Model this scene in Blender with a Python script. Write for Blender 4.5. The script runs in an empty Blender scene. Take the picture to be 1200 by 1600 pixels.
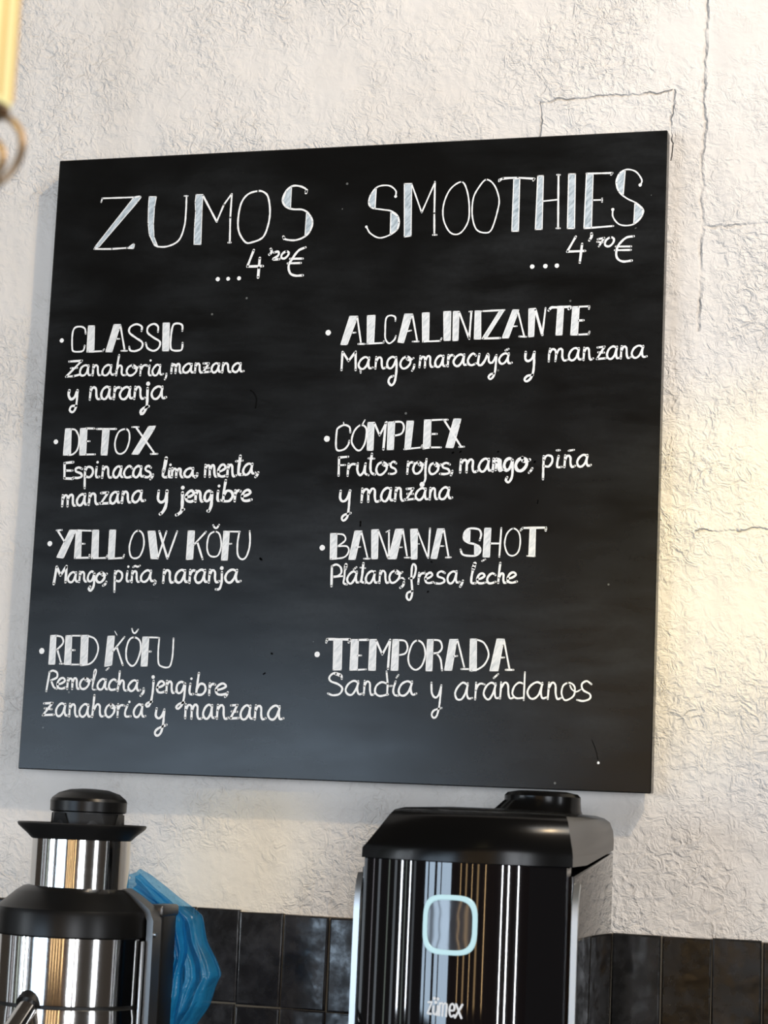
import bpy, bmesh, math, random
import numpy as np
from mathutils import Vector, Matrix
from mathutils.geometry import tessellate_polygon

scene = bpy.context.scene
COL = scene.collection
YWALL = 0.035
Z0 = 1.45            # height of the chalkboard's lower edge above the floor
R = random.Random(7)

# ------------------------------------------------------------------ camera
cam_data = bpy.data.cameras.new('camera')
cam = bpy.data.objects.new('camera', cam_data)
COL.objects.link(cam)
rot = Matrix(((0.95925848, -0.00120453, 0.28252738),
              (0.27913738, -0.15046191, -0.94838997),
              (0.04365197, 0.98861507, -0.14399563)))
cam.matrix_world = Matrix.Translation((1.33281, -2.71723, -0.044539 + Z0)) @ rot.to_4x4()
cam_data.sensor_fit = 'VERTICAL'
cam_data.sensor_height = 36.0
cam_data.sensor_width = 27.0
cam_data.lens = 3268.0 / 1600.0 * 36.0
cam_data.clip_start = 0.05
cam_data.clip_end = 60
cam_data.dof.use_dof = True
cam_data.dof.focus_distance = 2.88
cam_data.dof.aperture_fstop = 7.5
scene.camera = cam

# ------------------------------------------------------------------ colour management
vs = scene.view_settings
scene.display_settings.display_device = 'sRGB'
vs.view_transform = 'Standard'
vs.look = 'None'
vs.gamma = 1.0
vs.use_curve_mapping = False
vs.exposure = 0.0

# ------------------------------------------------------------------ world: dim interior of the cafe
world = bpy.data.worlds.new('world')
scene.world = world
world.use_nodes = True
bg = world.node_tree.nodes['Background']
bg.inputs[0].default_value = (1.0, 0.84, 0.70, 1)
bg.inputs[1].default_value = 0.06


def area(name, loc, target, sx, sy, power, color, spread=180):
    d = bpy.data.lights.new(name, 'AREA')
    d.shape = 'RECTANGLE'
    d.size = sx
    d.size_y = sy
    d.energy = power
    d.color = color
    d.spread = math.radians(spread)
    o = bpy.data.objects.new(name, d)
    COL.objects.link(o)
    o.location = loc
    v = Vector(target) - Vector(loc)
    o.rotation_euler = v.to_track_quat('-Z', 'Y').to_euler()
    return o


COOL = (0.80, 0.90, 1.0)
# tall narrow panes of the shop window on the left side of the room
for k, (yy, ww, pw, cc) in enumerate(((-0.95, 0.10, 19, COOL), (-1.25, 0.05, 10, (0.92, 0.90, 1.0)), (-1.50, 0.12, 22, COOL), (-1.95, 0.07, 13, (0.84, 1.0, 0.90)),
                                      (-2.30, 0.14, 26, COOL), (-2.95, 0.08, 15, (0.82, 0.97, 0.92)), (-3.6, 0.16, 20, COOL))):
    area('window_daylight', (-3.3, yy * 1.25, 1.9), (0.6, yy * 0.6, 1.75), ww, 2.6, pw * 0.08, cc)
for xx, yy, ww, pw in ((-4.6, -4.3, 0.13, 42), (-4.2, -4.9, 0.08, 30)):  # added cool fill strips at front left, outside the board's mirror angle
    area('corner_fill_light', (xx, yy, 1.7), (0.7, 0, 1.6), ww, 2.2, pw, (0.84, 0.92, 1.0))
# glazed street front far behind the camera, left of its axis
for k, (xx, ww) in enumerate(((-3.3, 0.25), (-2.75, 0.5), (-2.1, 0.3), (-1.45, 0.75))):
    area('street_window', (xx, -6.0, 1.22), (xx + 0.8, 0, 1.4), ww, 1.3, 46 * ww, (0.62, 0.80, 1.0))
# added narrow amber strips behind the camera, giving the steel its warm streaks
for xx, ww, pw in ((-0.35, 0.05, 2.5), (0.05, 0.10, 2.5), (0.45, 0.03, 2.5), (0.85, 0.12, 2.5), (1.35, 0.04, 3.5)):
    area('amber_streak_strip', (xx, -6.0, 1.6), (xx, 0, 1.6), ww, 1.8, pw, (1.0, 0.66, 0.32))
# added cool fill strips further to the right, lifting the wall from the front
for xx, yy, ww, pw in ((2.35, -5.6, 0.03, 26), (2.75, -5.6, 0.045, 36), (3.25, -5.3, 0.03, 28), (5.2, -3.3, 0.6, 50)):
    area('right_fill_light', (xx, yy, 1.5), (0.7, -0.3, 1.4), ww, 1.9, pw, (0.90, 0.94, 1.0))


def lamp(name, loc, radius, power, color):
    d = bpy.data.lights.new(name, 'POINT')
    d.shadow_soft_size = radius
    d.energy = power
    d.color = color
    o = bpy.data.objects.new(name, d)
    COL.objects.link(o)
    o.location = loc
    return o


# warm ceiling lamp high on the right
lamp('ceiling_lamp', (2.75, -2.0, 3.3 + Z0), 0.06, 265, (1.0, 0.71, 0.38))
# two added yellow spotlights, aimed to make the glow patches on the wall


def spot(name, loc, target, angle, power, color):
    d = bpy.data.lights.new(name, 'SPOT')
    d.spot_size = math.radians(angle)
    d.spot_blend = 1.0
    d.shadow_soft_size = 0.02
    d.energy = power
    d.color = color
    o = bpy.data.objects.new(name, d)
    COL.objects.link(o)
    o.location = loc
    o.rotation_euler = (Vector(target) - Vector(loc)).to_track_quat('-Z', 'Y').to_euler()


spot('yellow_patch_light', (2.3, -1.5, 2.7), (0.965, YWALL, Z0 + 0.30), 14, 105, (1.0, 0.74, 0.10))
spot('yellow_patch_light', (1.2, -1.7, 2.3), (0.33, YWALL, Z0 - 0.11), 7, 30, (1.0, 0.80, 0.25))
# big soft skylight overhead, brightening the wall's upper right
area('skylight', (2.1, -1.2, 3.5), (1.25, 0, 2.3), 1.0, 0.7, 27, (0.95, 0.98, 1.0))


# ------------------------------------------------------------------ materials
def mat(name, color, rough=0.5, metal=0.0, spec=0.5, coat=0.0):
    m = bpy.data.materials.new(name)
    m.use_nodes = True
    b = m.node_tree.nodes['Principled BSDF']
    b.inputs['Base Color'].default_value = (*color, 1)
    b.inputs['Roughness'].default_value = rough
    b.inputs['Metallic'].default_value = metal
    b.inputs['Specular IOR Level'].default_value = spec
    b.inputs['Coat Weight'].default_value = coat
    b.inputs['Coat Roughness'].default_value = 0.03
    return m


class NT:
    def __init__(self, m):
        self.t = m.node_tree
        self.n = self.t.nodes
        self.b = self.n['Principled BSDF']

    def link(self, a, b):
        self.t.links.new(a, b)

    def pos(self):
        return self.n.new('ShaderNodeNewGeometry').outputs['Position']

    def noise(self, vec, scale, detail=3, rough=0.5, dist=0.0, sc3=None):
        if sc3:
            mp = self.n.new('ShaderNodeMapping')
            mp.inputs['Scale'].default_value = sc3
            self.link(vec, mp.inputs['Vector'])
            vec = mp.outputs[0]
        x = self.n.new('ShaderNodeTexNoise')
        x.inputs['Scale'].default_value = scale
        x.inputs['Detail'].default_value = detail
        x.inputs['Roughness'].default_value = rough
        x.inputs['Distortion'].default_value = dist
        self.link(vec, x.inputs['Vector'])
        return x.outputs['Fac']

    def ramp(self, fac, stops):
        r = self.n.new('ShaderNodeValToRGB')
        e = r.color_ramp.elements
        while len(e) < len(stops):
            e.new(0.5)
        for q, (p, c) in zip(e, stops):
            q.position = p
            q.color = (*c, 1) if len(c) == 3 else c
        self.link(fac, r.inputs[0])
        return r.outputs[0]

    def math(self, op, a, b=None, c=None, clamp=False):
        x = self.n.new('ShaderNodeMath')
        x.operation = op
        x.use_clamp = clamp
        for i, v in enumerate((a, b, c)):
            if v is None:
                continue
            if isinstance(v, (int, float)):
                x.inputs[i].default_value = v
            else:
                self.link(v, x.inputs[i])
        return x.outputs[0]

    def mix(self, fac, a, b):
        x = self.n.new('ShaderNodeMix')
        x.data_type = 'RGBA'
        for s, v in ((x.inputs[0], fac), (x.inputs[6], a), (x.inputs[7], b)):
            if isinstance(v, (int, float)):
                s.default_value = v
            elif isinstance(v, tuple):
                s.default_value = (*v, 1)
            else:
                self.link(v, s)
        return x.outputs[2]

    def bump(self, h, strength, distance):
        x = self.n.new('ShaderNodeBump')
        x.inputs['Strength'].default_value = strength
        x.inputs['Distance'].default_value = distance
        self.link(h, x.inputs['Height'])
        self.link(x.outputs[0], self.b.inputs['Normal'])

    def sep(self, v):
        x = self.n.new('ShaderNodeSeparateXYZ')
        self.link(v, x.inputs[0])
        return x.outputs


def m_plaster():
    m = mat('painted_plaster', (0.80, 0.77, 0.73), 0.75, spec=0.25)
    t = NT(m)
    p = t.pos()
    # rough squiggly patches between smooth trowelled ones
    mask = t.ramp(t.noise(p, 5.5, 4, 0.65), [(0.36, (0, 0, 0)), (0.62, (1, 1, 1))])
    ridges = t.noise(p, 55, 3, 0.55, 0.8)
    ridges = t.math('SUBTRACT', 1.0, t.math('MULTIPLY', t.math('ABSOLUTE', t.math('SUBTRACT', ridges, 0.5)), 6.0, clamp=True))
    crumb = t.noise(p, 85, 4, 0.62, 0.6)
    relief = t.math('ADD', t.math('MULTIPLY', ridges, 0.6), t.math('MULTIPLY', crumb, 1.5))
    relief = t.math('MULTIPLY', relief, t.math('ADD', t.math('MULTIPLY', mask, 0.93), 0.07))
    relief = t.math('ADD', relief, t.math('MULTIPLY', t.noise(p, 14, 3, 0.5), 1.3))
    s = t.sep(p)
    wob = t.math('MULTIPLY', t.math('SUBTRACT', t.noise(p, 28, 3, 0.6), 0.5), 0.020)

    def seg(axis, at, lo, hi, w, slope=0.0):
        # recessed joint or crack: |coordinate - at| < w between lo and hi of the other coordinate
        a, o = (s[0], s[2]) if axis == 'x' else (s[2], s[0])
        line = t.math('ADD', t.math('MULTIPLY', t.math('SUBTRACT', o, lo), slope), at)
        d = t.math('ABSOLUTE', t.math('ADD', t.math('SUBTRACT', a, line), wob))
        k = t.math('SUBTRACT', 1.0, t.math('DIVIDE', d, w), clamp=True)
        k = t.math('MULTIPLY', k, t.math('GREATER_THAN', o, lo))
        return t.math('MULTIPLY', k, t.math('LESS_THAN', o, hi))
    cr = None
    for a in (('x', 0.944, Z0 + 0.62, Z0 + 1.6, 0.0035), ('x', 0.900, Z0 + 0.86, Z0 + 0.962, 0.0020),
              ('x', 0.716, Z0 + 0.86, Z0 + 0.955, 0.0020), ('z', Z0 + 0.955, 0.716, 0.900, 0.0022, 0.03),
              ('z', Z0 + 0.765, 0.944, 1.8, 0.0030), ('z', Z0 + 1.165, -1.2, 0.12, 0.0045),
              ('x', -0.26, Z0 + 0.3, Z0 + 1.165, 0.003), ('z', Z0 + 0.35, 0.944, 1.9, 0.002),
              ('x', 1.38, Z0 - 0.1, Z0 + 0.76, 0.003)):
        k = seg(*a)
        cr = k if cr is None else t.math('MAXIMUM', cr, k)
    cr = t.math('MULTIPLY', cr, t.ramp(t.noise(p, 30, 2), [(0.35, (0.25,) * 3), (0.6, (1,) * 3)]))
    relief = t.math('SUBTRACT', relief, t.math('MULTIPLY', cr, 1.2))
    # paint is a little darker and browner in the pits
    tone = t.ramp(t.noise(p, 3.0, 4, 0.6), [(0.3, (0.76, 0.725, 0.685)), (0.65, (0.83, 0.80, 0.765))])
    pit = t.math('MULTIPLY', t.math('MULTIPLY', t.ramp(crumb, [(0.30, (1, 1, 1)), (0.40, (0, 0, 0))]), mask), 0.35)
    c = t.mix(pit, tone, (0.52, 0.46, 0.39))
    c = t.mix(t.math('MULTIPLY', cr, 0.28), c, (0.30, 0.24, 0.18))
    t.link(c, t.b.inputs['Base Color'])
    t.bump(relief, 1.0, 0.0030)
    return m


def m_board():
    m = mat('blackboard_paint', (0.012, 0.012, 0.012), 0.25, spec=0.3)
    t = NT(m)
    p = t.pos()
    big = t.noise(p, 3.2, 3, 0.55, 0.3)
    wipe = t.noise(p, 9, 4, 0.6, 0.2, (0.6, 1, 2.2))
    fine = t.noise(p, 160, 2, 0.6)
    dust = t.math('MULTIPLY', t.ramp(big, [(0.38, (0, 0, 0)), (0.68, (1, 1, 1))]), t.ramp(wipe, [(0.35, (0.1,) * 3), (0.7, (1,) * 3)]))
    dust = t.math('MULTIPLY', dust, t.math('ADD', 0.6, t.math('MULTIPLY', fine, 0.6)))
    c = t.mix(t.math('MULTIPLY', dust, 0.8, clamp=True), (0.0042, 0.0042, 0.004), (0.032, 0.035, 0.037))
    # a few chips with pale specks
    v = t.n.new('ShaderNodeTexVoronoi')
    v.inputs['Scale'].default_value = 26
    t.link(p, v.inputs['Vector'])
    sp = t.math('MULTIPLY', t.math('LESS_THAN', v.outputs['Distance'], 0.045), t.math('GREATER_THAN', t.noise(p, 7, 1), 0.55))
    c = t.mix(t.math('MULTIPLY', sp, 0.5), c, (0.25, 0.26, 0.25))
    t.link(c, t.b.inputs['Base Color'])
    t.link(t.ramp(wipe, [(0.3, (0.20,) * 3), (0.7, (0.27,) * 3)]), t.b.inputs['Roughness'])
    t.bump(t.noise(p, 30, 3, 0.5), 0.05, 0.001)
    return m


def m_fill(name, dark, light):
    m = mat(name, light, 0.9, spec=0.1)
    t = NT(m)
    p = t.pos()
    m1 = t.n.new('ShaderNodeMapping')
    m1.inputs['Rotation'].default_value = (0, math.radians(50), 0)
    t.link(p, m1.inputs['Vector'])
    mp = t.n.new('ShaderNodeMapping')
    mp.inputs['Scale'].default_value = (60, 1, 260)
    t.link(m1.outputs[0], mp.inputs['Vector'])
    h = t.noise(mp.outputs[0], 1.0, 2, 0.6)
    t.link(t.ramp(h, [(0.32, dark), (0.60, light)]), t.b.inputs['Base Color'])
    return m


def m_chalk():
    m = mat('chalk_white', (0.86, 0.87, 0.85), 0.9, spec=0.1)
    t = NT(m)
    t.link(t.ramp(t.noise(t.pos(), 500, 2, 0.6), [(0.3, (0.82, 0.83, 0.83)), (0.5, (0.95, 0.96, 0.96))]), t.b.inputs['Base Color'])
    return m


def m_tile(name, base, dustc):
    m = mat(name, base, 0.16, spec=0.35)
    t = NT(m)
    p = t.pos()
    t.link(t.mix(t.ramp(t.noise(p, 22, 5, 0.65, 0.5), [(0.45, (0, 0, 0)), (0.8, (1, 1, 1))]), base, dustc), t.b.inputs['Base Color'])
    t.link(t.ramp(t.noise(p, 35, 4, 0.6), [(0.35, (0.12,) * 3), (0.7, (0.45,) * 3)]), t.b.inputs['Roughness'])
    t.bump(t.noise(p, 32, 2, 0.5), 0.25, 0.004)
    return m


def m_steel():
    m = mat('polished_steel', (0.57, 0.56, 0.545), 0.16, 1.0)
    t = NT(m)
    t.b.inputs['Anisotropic'].default_value = 0.3
    n = t.noise(t.pos(), 1.0, 3, 0.6, 0, (3, 3, 900))
    t.link(t.ramp(n, [(0.3, (0.06,) * 3), (0.7, (0.11,) * 3)]), t.b.inputs['Roughness'])
    return m


def m_bag():
    m = mat('blue_film', (0.02, 0.31, 0.64), 0.2, spec=0.9)
    t = NT(m)
    n = t.n
    out = n['Material Output']
    p = t.pos()
    tl = n.new('ShaderNodeBsdfTranslucent')
    tl.inputs[0].default_value = (0.06, 0.50, 0.85, 1)
    tr = n.new('ShaderNodeBsdfTransparent')
    tr.inputs[0].default_value = (0.45, 0.76, 0.95, 1)
    a = n.new('ShaderNodeMixShader')
    a.inputs[0].default_value = 0.40
    t.link(t.b.outputs[0], a.inputs[1])
    t.link(tl.outputs[0], a.inputs[2])
    c = n.new('ShaderNodeMixShader')
    t.link(t.ramp(t.noise(p, 14, 3, 0.5), [(0.35, (0.14,) * 3), (0.65, (0.60,) * 3)]), c.inputs[0])
    t.link(a.outputs[0], c.inputs[1])
    t.link(tr.outputs[0], c.inputs[2])
    t.link(c.outputs[0], out.inputs['Surface'])
    t.bump(t.noise(p, 60, 4, 0.6, 1.0), 0.7, 0.004)
    return m


def m_emit(name, color, strength):
    m = mat(name, tuple(c * 0.25 for c in color), 0.4)
    b = m.node_tree.nodes['Principled BSDF']
    b.inputs['Emission Color'].default_value = (*color, 1)
    b.inputs['Emission Strength'].default_value = strength
    return m


def m_wood():
    m = mat('brown_wood_panelling', (0.16, 0.09, 0.05), 0.55)
    t = NT(m)
    p = t.pos()
    t.link(t.ramp(t.noise(p, 2.0, 5, 0.6, 0.4, (14, 14, 0.7)), [(0.3, (0.10, 0.055, 0.03)), (0.7, (0.26, 0.155, 0.085))]), t.b.inputs['Base Color'])
    return m


PLASTER, BOARD, CHALK = m_plaster(), m_board(), m_chalk()
FILL_BLUE = m_fill('smudged_chalk_fill', (0.30, 0.37, 0.42), (0.62, 0.70, 0.76))
FILL_WHITE = m_fill('dense_chalk_fill', (0.62, 0.66, 0.68), (0.88, 0.90, 0.91))
BLACK_MARK = mat('paint_chip', (0.002, 0.002, 0.002), 0.8, spec=0.1)
STEEL = m_steel()
BAG = m_bag()
WOOD = m_wood()
GLOSS = mat('gloss_black_plastic', (0.004, 0.004, 0.005), 0.035, spec=0.6)
SATIN = mat('satin_black_plastic', (0.005, 0.005, 0.005), 0.32, spec=0.25)
MATT = mat('matt_black_plastic', (0.008, 0.008, 0.008), 0.42, spec=0.4)
HOOD = mat('black_hood_plastic', (0.003, 0.003, 0.003), 0.2, spec=0.2)
SILVER = mat('silver_trim', (0.55, 0.58, 0.60), 0.35, 1.0)
GREY = mat('grey_cast_metal', (0.12, 0.12, 0.12), 0.35, 0.8)
GROUT = mat('beige_grout', (0.20, 0.17, 0.13), 0.9, spec=0.1)
TILES_M = [m_tile('black_glaze_warm', (0.010, 0.008, 0.006), (0.014, 0.012, 0.009)),
           m_tile('black_glaze', (0.011, 0.011, 0.011), (0.032, 0.032, 0.034)),
           m_tile('black_glaze_grey', (0.014, 0.014, 0.016), (0.045, 0.046, 0.052))]
STONE = mat('dark_worktop_stone', (0.035, 0.034, 0.033), 0.35)
CABINET = mat('dark_cabinet', (0.05, 0.045, 0.04), 0.6)
FLOORM = mat('grey_floor', (0.22, 0.20, 0.18), 0.5)
RING = m_emit('lit_ring', (0.55, 0.82, 0.88), 0.72)
GLASSY = mat('button_face', (0.035, 0.038, 0.045), 0.08, spec=0.7)
PRINT = mat('white_print', (0.80, 0.82, 0.84), 0.5)
BRASS = mat('aged_brass', (0.27, 0.19, 0.12), 0.38, 0.7)
BULB = m_emit('glowing_tube', (1.0, 0.90, 0.42), 0.78)
AMBER = m_emit('glowing_filament', (1.0, 0.62, 0.22), 0.55)


# ------------------------------------------------------------------ builders
def mesh_obj(name, verts, faces, material, parent=None, smooth=False, loc=None):
    me = bpy.data.meshes.new(name)
    me.from_pydata([tuple(v) for v in verts], [], faces)
    me.update()
    if material:
        me.materials.append(material)
    if smooth:
        me.polygons.foreach_set('use_smooth', [True] * len(me.polygons))
    o = bpy.data.objects.new(name, me)
    COL.objects.link(o)
    if loc:
        o.location = loc
    if parent:
        o.parent = parent
        o.matrix_parent_inverse = Matrix.Translation(parent.location).inverted()
    return o


def bm_obj(name, bm, material, parent=None, smooth=True, angle=None):
    bmesh.ops.recalc_face_normals(bm, faces=bm.faces)
    me = bpy.data.meshes.new(name)
    bm.to_mesh(me)
    bm.free()
    me.materials.append(material)
    if smooth:
        me.polygons.foreach_set('use_smooth', [True] * len(me.polygons))
        me.set_sharp_from_angle(angle=math.radians(angle or 35))
    o = bpy.data.objects.new(name, me)
    COL.objects.link(o)
    if parent:
        o.parent = parent
        o.matrix_parent_inverse = Matrix.Translation(parent.location).inverted()
    return o


def empty(name, loc, label, cat, group=None):
    o = bpy.data.objects.new(name, None)
    o.empty_display_size = 0.05
    COL.objects.link(o)
    o.location = loc
    tag(o, label, cat, group)
    return o


def tag(o, label=None, cat=None, group=None, kind=None):
    for k, v in (('label', label), ('category', cat), ('group', group), ('kind', kind)):
        if v:
            o[k] = v
    return o


def bm_box(bm, x0, x1, y0, y1, z0, z1, bevel=0.0, seg=2):
    r = bmesh.ops.create_cube(bm, size=1.0)
    vs_ = r['verts']
    for v in vs_:
        v.co = Vector((x0 + (v.co.x + .5) * (x1 - x0), y0 + (v.co.y + .5) * (y1 - y0), z0 + (v.co.z + .5) * (z1 - z0)))
    if bevel:
        es = list({e for v in vs_ for e in v.link_edges})
        bmesh.ops.bevel(bm, geom=es, offset=bevel, segments=seg, affect='EDGES', profile=0.5)


def box(name, dims, material, parent=None, bevel=0.0, seg=2):
    bm = bmesh.new()
    bm_box(bm, *dims, bevel=bevel, seg=seg)
    return bm_obj(name, bm, material, parent, smooth=bevel > 0)


def lathe(name, prof, cx, cy, material, parent, seg=64, angle=35, closed=True):
    vs_, fs = [], []
    n = len(prof)
    for (r, z) in prof:
        for k in range(seg):
            a = 2 * math.pi * k / seg
            vs_.append((cx + r * math.cos(a), cy + r * math.sin(a), z))
    for i in range(n - 1):
        for k in range(seg):
            fs.append((i * seg + k, i * seg + (k + 1) % seg, (i + 1) * seg + (k + 1) % seg, (i + 1) * seg + k))
    if closed:
        fs.append(tuple(range(seg)))
        fs.append(tuple(reversed(range((n - 1) * seg, n * seg))))
    bm = bmesh.new()
    bv = [bm.verts.new(v) for v in vs_]
    for f in fs:
        bm.faces.new([bv[i] for i in f])
    return bm_obj(name, bm, material, parent, True, angle)


def loft(name, rings, material, parent, cap=True, angle=35, closed=True):
    bm = bmesh.new()
    n = len(rings[0])
    bv = [[bm.verts.new(p) for p in r] for r in rings]
    for a, b in zip(bv[:-1], bv[1:]):
        for k in range(n if closed else n - 1):
            bm.faces.new((a[k], a[(k + 1) % n], b[(k + 1) % n], b[k]))
    if cap:
        bm.faces.new(bv[0])
        bm.faces.new(list(reversed(bv[-1])))
    return bm_obj(name, bm, material, parent, True, angle)


def tube(name, pts, rad, material, parent, seg=14, flat=None):
    """round bar (or flat bar when flat=(a,b)) swept along pts"""
    rings = []
    P = [Vector(p) for p in pts]
    up = Vector((0, 1, 0))
    for i, p in enumerate(P):
        d = (P[min(i + 1, len(P) - 1)] - P[max(i - 1, 0)]).normalized()
        s = d.cross(up)
        if s.length < 1e-4:
            s = d.cross(Vector((1, 0, 0)))
        s.normalize()
        u = s.cross(d).normalized()
        r = rad[i] if isinstance(rad, (list, tuple)) else rad
        if flat:
            a, b = flat
            rings.append([p + s * x + u * y for x, y in ((-a, -b), (a, -b), (a, b), (-a, b))])
        else:
            rings.append([p + (s * math.cos(t) + u * math.sin(t)) * r for t in (2 * math.pi * k / seg for k in range(seg))])
    return loft(name, rings, material, parent)


def prism(name, poly, x0, x1, material, parent, bevel=0.0):
    """(y,z) outline extruded along x"""
    bm = bmesh.new()
    a = [bm.verts.new((x0, y, z)) for y, z in poly]
    b = [bm.verts.new((x1, y, z)) for y, z in poly]
    bm.faces.new(a)
    bm.faces.new(list(reversed(b)))
    n = len(poly)
    for k in range(n):
        bm.faces.new((a[k], a[(k + 1) % n], b[(k + 1) % n], b[k]))
    if bevel:
        es = [e for e in bm.edges if abs(e.verts[0].co.x - e.verts[1].co.x) < 1e-6]
        bmesh.ops.bevel(bm, geom=es, offset=bevel, segments=3, affect='EDGES', profile=0.5)
    return bm_obj(name, bm, material, parent, True, 35)


def catmull(p, closed=False, step=0.0016):
    P = [Vector((a, b)) for a, b in p]
    if len(P) < 3:
        closed = False
    n = len(P)
    out = []
    rng_ = range(n if closed else n - 1)
    for i in rng_:
        if closed:
            a, b, c, d = P[(i - 1) % n], P[i], P[(i + 1) % n], P[(i + 2) % n]
        else:
            b, c = P[i], P[i + 1]
            a = P[i - 1] if i > 0 else b * 2 - c
            d = P[i + 2] if i + 2 < n else c * 2 - b
        k = max(1, int((c - b).length / step))
        for j in range(k):
            t = j / k
            out.append(0.5 * ((2 * b) + (c - a) * t + (2 * a - 5 * b + 4 * c - d) * t * t + (3 * b - a - 3 * c + d) * t ** 3))
    out.append(P[0] if closed else P[-1])
    return out


class Strokes:
    """flat chalk marks laid on a surface; surf(x, z, h) gives the 3-D point"""

    def __init__(self, surf):
        self.v, self.f, self.fm, self.s, self.k = [], [], [], surf, 0

    def disc(self, c, r, h, m=0, n=12):
        i0 = len(self.v)
        for k in range(n):
            a = 2 * math.pi * k / n
            q = r * (1 + R.uniform(-.04, .04))
            self.v.append(self.s(c[0] + q * math.cos(a), c[1] + q * math.sin(a), h))
        self.f.append(tuple(range(i0, i0 + n)))
        self.fm.append(m)

    def ribbon(self, pts, w, h, m=0):
        n = len(pts)
        i0 = len(self.v)
        hw = w / 2
        ph = R.uniform(0, 6)
        for i, p in enumerate(pts):
            a, b = pts[max(0, i - 1)], pts[min(n - 1, i + 1)]
            d = (b - a)
            if d.length < 1e-9:
                d = Vector((1, 0))
            d.normalize()
            nn = Vector((-d.y, d.x))
            q = hw * (1 + 0.07 * math.sin(ph + i * 0.9) + R.uniform(-.04, .04))
            for s in (-1, 1):
                c = p + nn * q * s
                self.v.append(self.s(c.x, c.y, h))
        for i in range(n - 1):
            a = i0 + 2 * i
            self.f.append((a, a + 1, a + 3, a + 2))
            self.fm.append(m)

    def stroke(self, kind, w, pts):
        self.k += 1
        w *= 1.1 if kind not in 'DF' else 1.0
        h = 0.0004 + 0.000012 * (self.k % 12)
        if kind == 'D':
            for p in pts:
                self.disc(p, w, h, 0, 14)
            return
        if kind == 'F':
            P3 = [Vector((x, z, 0)) for x, z in pts]
            i0 = len(self.v)
            for x, z in pts:
                self.v.append(self.s(x, z, 0.0002))
            for tri in tessellate_polygon([P3]):
                self.f.append(tuple(i0 + (k if isinstance(k, int) else 0) for k in tri))
                self.fm.append(1)
            P = [Vector(p) for p in pts]
            P.append(P[0])
            for a, b in zip(P[:-1], P[1:]):
                self.ribbon([a, b], w, h)
                self.disc(a, w / 2, h)
            return
        if kind == 'L':
            P = [Vector(p) for p in pts]
            for a, b in zip(P[:-1], P[1:]):
                k = max(1, int((b - a).length / 0.004))
                self.ribbon([a.lerp(b, j / k) for j in range(k + 1)], w, h)
            for a in P:
                self.disc(a, w / 2, h)
            return
        q = catmull(pts, kind == 'C')
        self.ribbon(q, w, h)
        self.disc(q[0], w / 2, h)
        self.disc(q[-1], w / 2, h)

    def build(self, name, mats, parent):
        o = mesh_obj(name, self.v, self.f, None, parent)
        for m in mats:
            o.data.materials.append(m)
        o.data.polygons.foreach_set('material_index', [min(m, len(mats) - 1) for m in self.fm])
        return o

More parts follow.
